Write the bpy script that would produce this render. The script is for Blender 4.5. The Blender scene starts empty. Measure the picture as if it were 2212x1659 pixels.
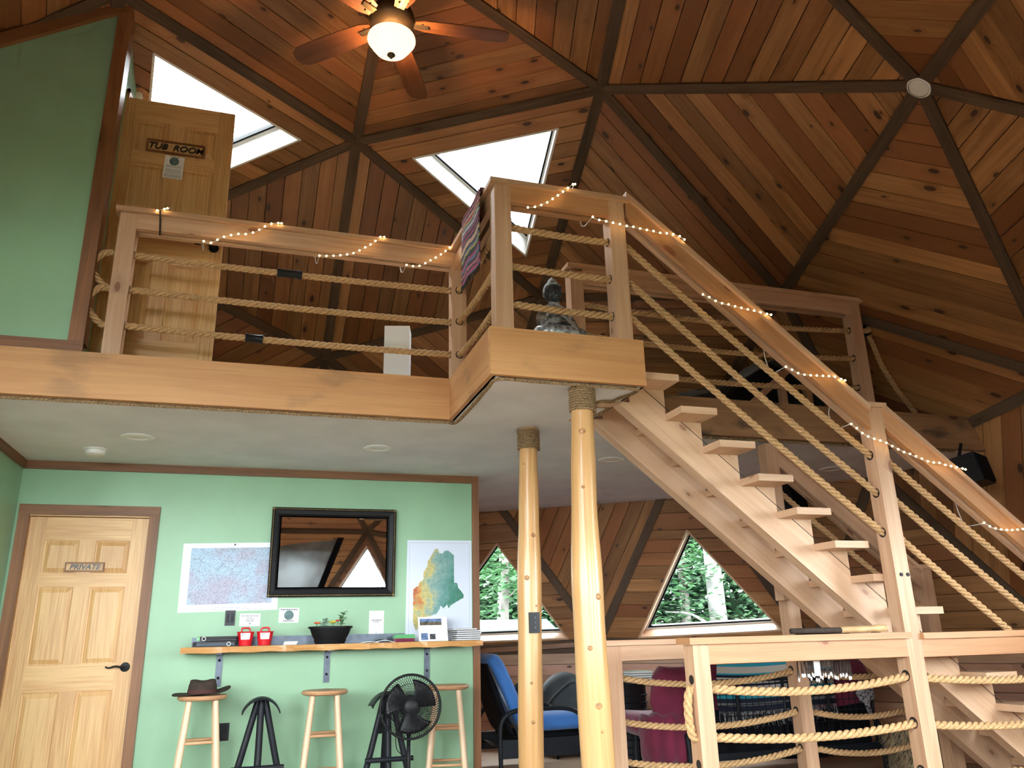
import bpy, bmesh, math, random
from mathutils import Vector, Matrix
RND = random.Random(11)
SC = bpy.context.scene
COL = SC.collection
V = Vector
PI = math.pi

# ------------------------------------------------------------------ camera
IMG_W, IMG_H, FPX = 2212, 1659, 1714.0
YAW, PITCH, ROLL = math.radians(17.98), math.radians(17.68), math.radians(-1.41)
CAM = V((0, 0, 1.10))
_f = V((math.sin(YAW) * math.cos(PITCH), math.cos(YAW) * math.cos(PITCH), math.sin(PITCH)))
_r0 = V((math.cos(YAW), -math.sin(YAW), 0))
_u0 = _r0.cross(_f)
CR = math.cos(ROLL) * _r0 + math.sin(ROLL) * _u0
CU = -math.sin(ROLL) * _r0 + math.cos(ROLL) * _u0
CF = _f
cam_data = bpy.data.cameras.new('camera')
cam_data.sensor_fit = 'HORIZONTAL'
cam_data.sensor_width = 36
cam_data.lens = FPX / IMG_W * 36
cam_data.clip_start = 0.05
cam = bpy.data.objects.new('camera', cam_data)
COL.objects.link(cam)
_m = Matrix((CR, CU, -CF)).transposed().to_4x4()
_m.translation = CAM
cam.matrix_world = _m
SC.camera = cam


def ray(x, y):
    return CF + (x - IMG_W / 2) / FPX * CR - (y - IMG_H / 2) / FPX * CU


def at(x, y, ax, val):
    v = ray(x, y)
    return CAM + v * ((val - CAM[ax]) / v[ax])


def UX(x, y, X): return at(x, y, 0, X)
def UY(x, y, Y): return at(x, y, 1, Y)
def UZ(x, y, Z): return at(x, y, 2, Z)


# ------------------------------------------------------------------ world, exposure
SKY = 34.0
world = bpy.data.worlds.new('overcast_sky')
SC.world = world
world.use_nodes = True
bg = world.node_tree.nodes['Background']
bg.inputs['Color'].default_value = (0.95, 0.98, 1.0, 1)
bg.inputs['Strength'].default_value = SKY
SC.view_settings.view_transform = 'Standard'
SC.view_settings.look = 'None'
SC.view_settings.exposure = 0.16
SC.view_settings.gamma = 1.0
SC.view_settings.use_curve_mapping = False
SC.cycles.max_bounces = 5
SC.cycles.diffuse_bounces = 4
SC.cycles.glossy_bounces = 3
SC.cycles.transparent_max_bounces = 8
SC.cycles.use_adaptive_sampling = True
SC.cycles.adaptive_threshold = 0.10
SC.cycles.adaptive_min_samples = 20
SC.cycles.sample_clamp_indirect = 6.0
SC.cycles.use_denoising = True


# ------------------------------------------------------------------ materials
def nodes_of(name):
    m = bpy.data.materials.new(name)
    m.use_nodes = True
    nt = m.node_tree
    return m, nt, nt.nodes['Principled BSDF']


def N(nt, typ, **kw):
    n = nt.nodes.new(typ)
    for k, v in kw.items():
        if k in n.inputs:
            n.inputs[k].default_value = v
        else:
            setattr(n, k, v)
    return n


def MA(nt, op, a, b=None, clamp=False):
    n = nt.nodes.new('ShaderNodeMath')
    n.operation = op
    n.use_clamp = clamp
    for i, s in enumerate((a, b)):
        if s is None:
            continue
        if isinstance(s, (int, float)):
            n.inputs[i].default_value = s
        else:
            nt.links.new(s, n.inputs[i])
    return n.outputs[0]


def MIX(nt, fac, a, b, blend='MIX'):
    n = nt.nodes.new('ShaderNodeMix')
    n.data_type = 'RGBA'
    n.blend_type = blend
    for sock, s in ((n.inputs['Factor'], fac), (n.inputs['A'], a), (n.inputs['B'], b)):
        if isinstance(s, (int, float)):
            sock.default_value = s
        elif isinstance(s, tuple):
            sock.default_value = (*s, 1) if len(s) == 3 else s
        else:
            nt.links.new(s, sock)
    return n.outputs['Result']


def SS(nt, val, lo, hi):
    n = nt.nodes.new('ShaderNodeMapRange')
    n.interpolation_type = 'SMOOTHSTEP'
    n.inputs['From Min'].default_value = lo
    n.inputs['From Max'].default_value = hi
    nt.links.new(val, n.inputs['Value'])
    return n.outputs['Result']


def VM(nt, op, a, b):
    n = nt.nodes.new('ShaderNodeVectorMath')
    n.operation = op
    for i, s in enumerate((a, b)):
        if isinstance(s, tuple):
            n.inputs[i].default_value = s
        else:
            nt.links.new(s, n.inputs[i])
    return n.outputs[0]


def wood(name, c1, c2, c3=None, knot=(.07, .022, .010), dens=.4, rough=.55, var=.35, fine=.35, bump=.06, knot_r=.10, stain=0.0):
    """wood in UV metres: u runs along the grain; each object shifts the pattern and its tone"""
    m, nt, b = nodes_of(name)
    uv = N(nt, 'ShaderNodeUVMap', uv_map='UVMap')
    oi = N(nt, 'ShaderNodeObjectInfo')
    rnd = oi.outputs['Random']
    cmb = N(nt, 'ShaderNodeCombineXYZ')
    nt.links.new(MA(nt, 'MULTIPLY', rnd, 61.7), cmb.inputs[0])
    nt.links.new(MA(nt, 'MULTIPLY', rnd, 37.3), cmb.inputs[1])
    p = VM(nt, 'ADD', uv.outputs[0], cmb.outputs[0])
    vor = N(nt, 'ShaderNodeTexVoronoi', voronoi_dimensions='2D', Scale=1.0)
    nt.links.new(VM(nt, 'MULTIPLY', p, (2.6, 5.5, 1)), vor.inputs['Vector'])
    sep = N(nt, 'ShaderNodeSeparateColor')
    nt.links.new(vor.outputs['Color'], sep.inputs[0])
    gate = MA(nt, 'LESS_THAN', sep.outputs[0], dens)
    size = MA(nt, 'ADD', MA(nt, 'MULTIPLY', sep.outputs[1], .9), .45)
    dist = MA(nt, 'DIVIDE', vor.outputs['Distance'], size)
    kn = MA(nt, 'MULTIPLY', MA(nt, 'SUBTRACT', 1.0, SS(nt, dist, knot_r * .75, knot_r * 1.15)), gate)
    halo = MA(nt, 'MULTIPLY', MA(nt, 'SUBTRACT', 1.0, SS(nt, dist, knot_r, knot_r * 3.6)), gate)
    bend = N(nt, 'ShaderNodeCombineXYZ')
    nt.links.new(MA(nt, 'MULTIPLY', halo, .03), bend.inputs[1])
    pb = VM(nt, 'ADD', p, bend.outputs[0])
    g1 = N(nt, 'ShaderNodeTexNoise', noise_dimensions='2D', Scale=1.0, Detail=3.0, Distortion=.6)
    nt.links.new(VM(nt, 'MULTIPLY', pb, (1.1, 26, 1)), g1.inputs['Vector'])
    g2 = N(nt, 'ShaderNodeTexNoise', noise_dimensions='2D', Scale=1.0, Detail=1.0)
    nt.links.new(VM(nt, 'MULTIPLY', pb, (.8, 5, 1)), g2.inputs['Vector'])
    g3 = N(nt, 'ShaderNodeTexNoise', noise_dimensions='2D', Scale=1.0, Detail=1.0)
    nt.links.new(VM(nt, 'MULTIPLY', pb, (3, 150, 1)), g3.inputs['Vector'])
    t = MA(nt, 'ADD', MA(nt, 'MULTIPLY', g1.outputs[0], .6), MA(nt, 'MULTIPLY', g2.outputs[0], .5))
    t = MA(nt, 'ADD', t, MA(nt, 'MULTIPLY', MA(nt, 'SUBTRACT', g3.outputs[0], .5), fine))
    t = SS(nt, t, .3, .8)
    col = MIX(nt, t, c1, c2)
    if c3:
        tone = SS(nt, MA(nt, 'FRACT', MA(nt, 'MULTIPLY', rnd, 7.31)), .35, .9)
        col = MIX(nt, MA(nt, 'MULTIPLY', tone, .8), col, c3)
    fr = MA(nt, 'FRACT', MA(nt, 'MULTIPLY', rnd, 13.77))
    val = MA(nt, 'ADD', MA(nt, 'MULTIPLY', fr, var), 1 - var * .55)
    hsv = N(nt, 'ShaderNodeHueSaturation')
    nt.links.new(val, hsv.inputs['Value'])
    nt.links.new(col, hsv.inputs['Color'])
    col = hsv.outputs[0]
    if stain:
        st = N(nt, 'ShaderNodeTexNoise', noise_dimensions='2D', Scale=1.0, Detail=4.0)
        nt.links.new(VM(nt, 'MULTIPLY', p, (2.2, 5, 1)), st.inputs['Vector'])
        col = MIX(nt, MA(nt, 'MULTIPLY', SS(nt, st.outputs[0], .56, .74), stain), col, (.06, .045, .035))
    col = MIX(nt, MA(nt, 'MULTIPLY', halo, .35), col, tuple(a * .55 for a in c2))
    col = MIX(nt, MA(nt, 'MULTIPLY', kn, .9), col, knot)
    nt.links.new(col, b.inputs['Base Color'])
    b.inputs['Roughness'].default_value = rough
    if bump:
        bp = N(nt, 'ShaderNodeBump', Strength=bump, Distance=.01)
        nt.links.new(t, bp.inputs['Height'])
        nt.links.new(bp.outputs[0], b.inputs['Normal'])
    return m


def plain(name, c, rough=.5, metal=0.0, noise=0.0, nscale=8.0, bump=0.0, bscale=60.0, spec=None, emit=None, estr=0.0, sheen=0.0):
    m, nt, b = nodes_of(name)
    b.inputs['Base Color'].default_value = (*c, 1)
    b.inputs['Roughness'].default_value = rough
    b.inputs['Metallic'].default_value = metal
    if spec is not None:
        b.inputs['Specular IOR Level'].default_value = spec
    if sheen:
        b.inputs['Sheen Weight'].default_value = sheen
    tc = N(nt, 'ShaderNodeTexCoord')
    if noise:
        n = N(nt, 'ShaderNodeTexNoise', Scale=nscale, Detail=4.0)
        nt.links.new(tc.outputs['Object'], n.inputs['Vector'])
        f = SS(nt, n.outputs[0], .3, .7)
        nt.links.new(MIX(nt, f, tuple(min(1, a * (1 + noise)) for a in c), tuple(a * (1 - noise) for a in c)), b.inputs['Base Color'])
    if bump:
        n = N(nt, 'ShaderNodeTexNoise', Scale=bscale, Detail=3.0)
        nt.links.new(tc.outputs['Object'], n.inputs['Vector'])
        bp = N(nt, 'ShaderNodeBump', Strength=bump, Distance=.01)
        nt.links.new(n.outputs[0], bp.inputs['Height'])
        nt.links.new(bp.outputs[0], b.inputs['Normal'])
    if emit:
        b.inputs['Emission Color'].default_value = (*emit, 1)
        b.inputs['Emission Strength'].default_value = estr
    return m


def glass_mat(name, tint=(.96, .99, 1.0)):
    m = bpy.data.materials.new(name)
    m.use_nodes = True
    nt = m.node_tree
    nt.nodes.clear()
    out = N(nt, 'ShaderNodeOutputMaterial')
    tr = N(nt, 'ShaderNodeBsdfTransparent')
    tr.inputs[0].default_value = (*tint, 1)
    gl = N(nt, 'ShaderNodeBsdfGlossy', Roughness=.02)
    fr = N(nt, 'ShaderNodeFresnel', IOR=1.35)
    mx = N(nt, 'ShaderNodeMixShader')
    nt.links.new(fr.outputs[0], mx.inputs[0])
    nt.links.new(tr.outputs[0], mx.inputs[1])
    nt.links.new(gl.outputs[0], mx.inputs[2])
    nt.links.new(mx.outputs[0], out.inputs[0])
    return m


M = {}
M['plank'] = wood('knotty_pine_plank', (.40, .198, .073), (.25, .108, .037), c3=(.215, .070, .022), dens=.46, rough=.42, var=.6, knot=(.035, .011, .006), knot_r=.085)
M['strut'] = wood('weathered_strut', (.115, .068, .038), (.062, .036, .020), dens=.15, rough=.8, var=.2, fine=.5, bump=.12)
M['rail'] = wood('pale_fir', (.58, .37, .23), (.45, .25, .14), dens=.16, rough=.5, var=.16, fine=.25, knot=(.20, .075, .035))
M['rail_orange'] = wood('warm_fir', (.50, .265, .125), (.39, .18, .075), dens=.24, rough=.45, var=.12, fine=.25, knot=(.22, .07, .03))
M['tread'] = wood('pale_pine', (.63, .42, .27), (.52, .32, .19), dens=.22, rough=.5, var=.10, fine=.15, knot=(.30, .14, .08))
M['beam'] = wood('rough_sawn_beam', (.56, .295, .120), (.44, .205, .076), dens=.08, rough=.6, var=.10, fine=.2, knot=(.2, .085, .035), stain=.3)
M['beam_dark'] = wood('aged_beam', (.36, .20, .095), (.24, .125, .06), dens=.12, rough=.65, var=.15, fine=.3, stain=.8)
M['trim'] = wood('walnut_stained_trim', (.25, .104, .036), (.15, .058, .020), dens=.12, rough=.5, var=.25, fine=.3)
M['door'] = wood('clear_pine_door', (.70, .44, .19), (.56, .30, .115), dens=.0, rough=.42, var=.12, fine=.9, bump=.03)
M['cedar'] = wood('cedar_siding', (.62, .40, .25), (.46, .25, .14), c3=(.52, .27, .19), dens=.14, rough=.5, var=.45)
M['log'] = wood('peeled_log', (.62, .375, .165), (.48, .26, .098), dens=.0, rough=.26, var=.08, fine=.12, bump=.03)
M['knot'] = plain("log_knot", (.36, .18, .07), .45, noise=.35, nscale=90)
M['shelf'] = wood('live_edge_slab', (.64, .35, .13), (.46, .215, .07), dens=.2, rough=.3, var=.1)
M['stool_seat'] = wood('stool_seat_wood', (.62, .36, .19), (.48, .245, .12), dens=.0, rough=.4, var=.1)
M['stool_leg'] = wood('stool_leg_wood', (.80, .60, .40), (.70, .48, .29), dens=.0, rough=.4, var=.1)
M['floor'] = wood('honey_floor_boards', (.40, .29, .20), (.30, .20, .13), dens=.1, rough=.4, var=.2)
M['white_ceiling'] = plain('white_plaster', (.74, .755, .79), .8, noise=.06, nscale=2.5, bump=.05, bscale=18)
M['green'] = plain('sage_green_paint', (.265, .455, .280), .42, noise=.04, nscale=3, bump=.02, bscale=90)
M['hemp'] = plain('manila_rope', (.47, .285, .132), .85, noise=.22, nscale=90, bump=.1, bscale=160)
M['hemp_new'] = plain('golden_manila_rope', (.52, .325, .15), .8, noise=.22, nscale=90, bump=.1, bscale=160)
M['jute'] = plain('jute_cord', (.28, .18, .09), .9, noise=.4, nscale=90, bump=.4, bscale=150)
M['black'] = plain('black_plastic', (.008, .008, .009), .42, spec=.18)
M['black_gloss'] = plain('gloss_black', (.007, .007, .009), .3, spec=.22)
M['hole'] = plain('drilled_hole', (.02, .012, .008), .9)
M['iron'] = plain('blued_iron', (.085, .10, .125), .38, metal=.7, noise=.2, nscale=20)
M['black_steel'] = plain('black_painted_steel', (.012, .014, .018), .45, noise=.1, nscale=15, spec=.2)
M['white_plastic'] = plain('white_plastic', (.78, .78, .76), .4)
M['white_trim'] = plain('white_window_trim', (.82, .80, .76), .45)
M['paper'] = plain('white_paper', (.82, .83, .84), .7)
M['ink'] = plain('printed_ink', (.16, .17, .19), .8)
M['ink_faint'] = plain('faint_ink', (.45, .47, .52), .8)
M['glass'] = glass_mat('window_glass')
M['mirror'] = plain('mirror_silver', (.86, .88, .90), .015, metal=1.0)
M['gold'] = plain('gilt_beading', (.55, .38, .15), .35, metal=.8)
M['red'] = plain('red_plastic', (.62, .012, .022), .3)
M['soil'] = plain('potting_soil', (.03, .02, .014), .95)
M['leaf_succ'] = plain('succulent_leaf', (.10, .20, .09), .45, noise=.3, nscale=40)
M['leaf_grey'] = plain('grey_green_leaf', (.22, .32, .24), .5)
M['flower_orange'] = plain('orange_petal', (.75, .13, .04), .5)
M['flower_red'] = plain('red_petal', (.60, .02, .04), .5)
M['flower_yellow'] = plain('yellow_petal', (.62, .50, .05), .5)
M['silver'] = plain('silver_leaf', (.34, .36, .38), .36, metal=.6, noise=.75, nscale=34, bump=.7, bscale=45)
M['statue_black'] = plain('dark_bronze', (.030, .034, .040), .35, metal=.3)
M['bulb'] = plain('warm_led', (1, .75, .4), .4, emit=(1.0, .62, .22), estr=22)
M['bulb'].cycles.emission_sampling = 'NONE'
M['wire'] = plain('clear_wire', (.55, .52, .48), .3)
M['shade'] = plain('paper_lamp_shade', (.80, .81, .82), .8)
M['dark_cloth'] = plain('charcoal_cloth', (.030, .034, .042), .85, noise=.3, nscale=6, bump=.3, bscale=12, sheen=.3)
M['felt'] = plain('dark_brown_felt', (.040, .026, .018), .9, noise=.25, nscale=20, bump=.25, bscale=60)
M['hat_band'] = plain('hat_band', (.07, .018, .014), .8)
M['blue'] = plain('blue_cotton', (.040, .16, .46), .85, noise=.15, nscale=4, bump=.6, bscale=7, sheen=.2)
M['maroon'] = plain('maroon_cotton', (.17, .012, .045), .85, noise=.2, nscale=4, bump=.6, bscale=7, sheen=.2)
M['black_cloth'] = plain('black_cotton', (.008, .008, .010), .9, bump=.5, bscale=10, spec=.1)
M['bag'] = plain('slate_fabric', (.045, .055, .06), .8, bump=.6, bscale=9)
M['fur'] = plain('tan_fur', (.42, .32, .19), .95, noise=.4, nscale=25)
M['bark_fringe'] = plain('dark_fringe', (.035, .022, .015), .8, noise=.3, nscale=60)
M['shell'] = plain('shell_bead', (.75, .74, .72), .3)
M['bamboo'] = plain('bamboo', (.55, .37, .18), .45, noise=.15, nscale=15)
M['green_box'] = plain('green_plastic', (.10, .36, .14), .3)
M['book_page'] = plain('page_edges', (.75, .75, .73), .8)
M['book_dark'] = plain('dark_cover', (.035, .05, .075), .5)
M['bowl'] = plain('alabaster_bowl', (1, .9, .75), .5, emit=(1.0, .74, .46), estr=1.6)
M['bronze'] = plain('oiled_bronze', (.10, .075, .05), .35, metal=.7)
M['blade'] = wood('walnut_fan_blade', (.17, .062, .024), (.10, .034, .013), dens=0, rough=.4, var=.1)
M['ground'] = plain('forest_floor', (.05, .075, .03), .95, noise=.4, nscale=1.5)
M['birch'] = plain('birch_bark', (.20, .20, .19), .8, noise=.45, nscale=3.0)
M['bark'] = plain('grey_bark', (.10, .09, .08), .9, noise=.4, nscale=4)
M['cement'] = plain('pale_concrete', (.5, .52, .5), .8)
M['pale_green'] = plain('pale_green_metal', (.05, .10, .085), .7)


def leaf_mat(name, c):
    m, nt, b = nodes_of(name)
    tc = N(nt, 'ShaderNodeTexCoord')
    n = N(nt, 'ShaderNodeTexNoise', Scale=1.3, Detail=3.0)
    nt.links.new(tc.outputs['Object'], n.inputs['Vector'])
    col = MIX(nt, SS(nt, n.outputs[0], .35, .65), tuple(a * .55 for a in c), tuple(min(1, a * 1.35) for a in c))
    nt.links.new(col, b.inputs['Base Color'])
    b.inputs['Roughness'].default_value = .55
    tl = N(nt, 'ShaderNodeBsdfTranslucent')
    nt.links.new(col, tl.inputs[0])
    mx = N(nt, 'ShaderNodeMixShader')
    mx.inputs[0].default_value = .4
    out = nt.nodes['Material Output']
    nt.links.new(b.outputs[0], mx.inputs[1])
    nt.links.new(tl.outputs[0], mx.inputs[2])
    nt.links.new(mx.outputs[0], out.inputs[0])
    return m


M['leaf'] = leaf_mat('beech_leaf', (.034, .095, .034))
M['linen'] = leaf_mat('grey_linen', (.50, .54, .56))
M['leaf2'] = leaf_mat('maple_leaf', (.020, .058, .026))


def rag_rug(name, cols, axis=2, freq=34.0):
    m, nt, b = nodes_of(name)
    uv = N(nt, 'ShaderNodeUVMap', uv_map='UVMap')
    sp = N(nt, 'ShaderNodeSeparateXYZ')
    nt.links.new(uv.outputs[0], sp.inputs[0])
    n = N(nt, 'ShaderNodeTexNoise', noise_dimensions='2D', Scale=9.0, Detail=2.0)
    nt.links.new(uv.outputs[0], n.inputs['Vector'])
    w = MA(nt, 'ADD', MA(nt, 'MULTIPLY', sp.outputs[1], freq), MA(nt, 'MULTIPLY', n.outputs[0], 1.4))
    wn = N(nt, 'ShaderNodeTexWhiteNoise', noise_dimensions='1D')
    nt.links.new(MA(nt, 'FLOOR', w), wn.inputs['W'])
    cr = N(nt, 'ShaderNodeValToRGB')
    cr.color_ramp.interpolation = 'CONSTANT'
    for i, c in enumerate(cols):
        e = cr.color_ramp.elements[i] if i < 2 else cr.color_ramp.elements.new(i / len(cols))
        e.position = i / len(cols)
        e.color = (*c, 1)
    nt.links.new(wn.outputs[0], cr.inputs[0])
    nt.links.new(cr.outputs[0], b.inputs['Base Color'])
    b.inputs['Roughness'].default_value = .95
    bp = N(nt, 'ShaderNodeBump', Strength=.6, Distance=.01)
    nt.links.new(MA(nt, 'FRACT', w), bp.inputs['Height'])
    nt.links.new(bp.outputs[0], b.inputs['Normal'])
    return m


M['rug'] = rag_rug('woven_rag', [(.03, .03, .05), (.35, .03, .10), (.02, .02, .02), (.45, .30, .20), (.10, .12, .20), (.40, .10, .15), (.05, .04, .04), (.30, .28, .08), (.28, .05, .09), (.5, .45, .4)])


def serape(name):
    m, nt, b = nodes_of(name)
    uv = N(nt, 'ShaderNodeUVMap', uv_map='UVMap')
    sp = N(nt, 'ShaderNodeSeparateXYZ')
    nt.links.new(uv.outputs[0], sp.inputs[0])
    cr = N(nt, 'ShaderNodeValToRGB')
    cr.color_ramp.interpolation = 'CONSTANT'
    tq, wh, nv, gy = (.02, .34, .46), (.55, .52, .46), (.012, .016, .035), (.16, .17, .18)
    stops = [(0, nv), (.06, tq), (.15, wh), (.28, tq), (.31, nv), (.36, wh), (.48, nv), (.52, wh), (.60, tq), (.66, wh), (.69, tq), (.76, nv), (.84, gy), (.9, nv)]
    for i, (p, c) in enumerate(stops):
        e = cr.color_ramp.elements[i] if i < 2 else cr.color_ramp.elements.new(p)
        e.position = p
        e.color = (*c, 1)
    nt.links.new(sp.outputs[1], cr.inputs[0])
    nt.links.new(cr.outputs[0], b.inputs['Base Color'])
    b.inputs['Roughness'].default_value = .95
    return m


M['serape'] = serape('striped_serape')


def topo_map():
    m, nt, b = nodes_of('topographic_print')
    tc = N(nt, 'ShaderNodeTexCoord')
    n1 = N(nt, 'ShaderNodeTexNoise', Scale=7.0, Detail=6.0, Roughness=.65)
    nt.links.new(tc.outputs['Object'], n1.inputs['Vector'])
    contour = MA(nt, 'ABSOLUTE', MA(nt, 'SUBTRACT', MA(nt, 'FRACT', MA(nt, 'MULTIPLY', n1.outputs[0], 16)), .5))
    line = MA(nt, 'SUBTRACT', 1.0, SS(nt, contour, .05, .22))
    n2 = N(nt, 'ShaderNodeTexNoise', Scale=4.0, Detail=4.0)
    nt.links.new(tc.outputs['Object'], n2.inputs['Vector'])
    base = MIX(nt, SS(nt, n2.outputs[0], .4, .62), (.40, .56, .70), (.42, .42, .52))
    col = MIX(nt, MA(nt, 'MULTIPLY', line, .6), base, (.20, .16, .22))
    v = N(nt, 'ShaderNodeTexVoronoi', feature='DISTANCE_TO_EDGE', Scale=9.0)
    nt.links.new(tc.outputs['Object'], v.inputs['Vector'])
    col = MIX(nt, MA(nt, 'MULTIPLY', MA(nt, 'SUBTRACT', 1.0, SS(nt, v.outputs[0], .0, .02)), .4), col, (.14, .12, .14))
    nt.links.new(col, b.inputs['Base Color'])
    b.inputs['Roughness'].default_value = .6
    return m


def relief_map():
    m, nt, b = nodes_of('relief_print')
    tc = N(nt, 'ShaderNodeTexCoord')
    n1 = N(nt, 'ShaderNodeTexNoise', Scale=6.0, Detail=6.0, Roughness=.7)
    nt.links.new(tc.outputs['Object'], n1.inputs['Vector'])
    sp = N(nt, 'ShaderNodeSeparateXYZ')
    nt.links.new(tc.outputs['Object'], sp.inputs[0])
    h = MA(nt, 'ADD', MA(nt, 'MULTIPLY', n1.outputs[0], .75), MA(nt, 'ADD', MA(nt, 'MULTIPLY', sp.outputs[0], -1.5), MA(nt, 'MULTIPLY', sp.outputs[2], .30)))
    cr = N(nt, 'ShaderNodeValToRGB')
    stops = [(.0, (.02, .15, .085)), (.18, (.045, .22, .15)), (.33, (.14, .32, .30)), (.46, (.26, .40, .34)), (.56, (.56, .48, .16)), (.66, (.55, .17, .03)), (.8, (.32, .025, .02))]
    for i, (p, c) in enumerate(stops):
        e = cr.color_ramp.elements[i] if i < 2 else cr.color_ramp.elements.new(p)
        e.position = p
        e.color = (*c, 1)
    nt.links.new(h, cr.inputs[0])
    n2 = N(nt, 'ShaderNodeTexNoise', Scale=40.0, Detail=4.0)
    nt.links.new(tc.outputs['Object'], n2.inputs['Vector'])
    col = MIX(nt, MA(nt, 'MULTIPLY', SS(nt, n2.outputs[0], .4, .7), .35), cr.outputs[0], (.08, .16, .16))
    nt.links.new(col, b.inputs['Base Color'])
    b.inputs['Roughness'].default_value = .6
    return m


M['topo'] = topo_map()
M['relief'] = relief_map()
M['poster'] = plain('poster_paper', (.66, .72, .84), .6)
M['photo_sky'] = plain('photo_ink_blue', (.10, .16, .30), .6, noise=.5, nscale=30)
M['photo_dark'] = plain('photo_ink_dark', (.05, .05, .06), .6, noise=.6, nscale=40)
M['photo_hill'] = plain('photo_ink_hills', (.10, .08, .05), .6, noise=.6, nscale=30)
M['teal_print'] = plain('teal_print', (.11, .18, .18), .7, noise=.3, nscale=40)
M['pillow'] = plain('navy_print_cotton', (.05, .07, .12), .9, noise=.8, nscale=30)
M['plaid'] = plain('grey_check_cotton', (.22, .21, .22), .9, noise=.9, nscale=55)
M['sign_back'] = M['trim']


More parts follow.
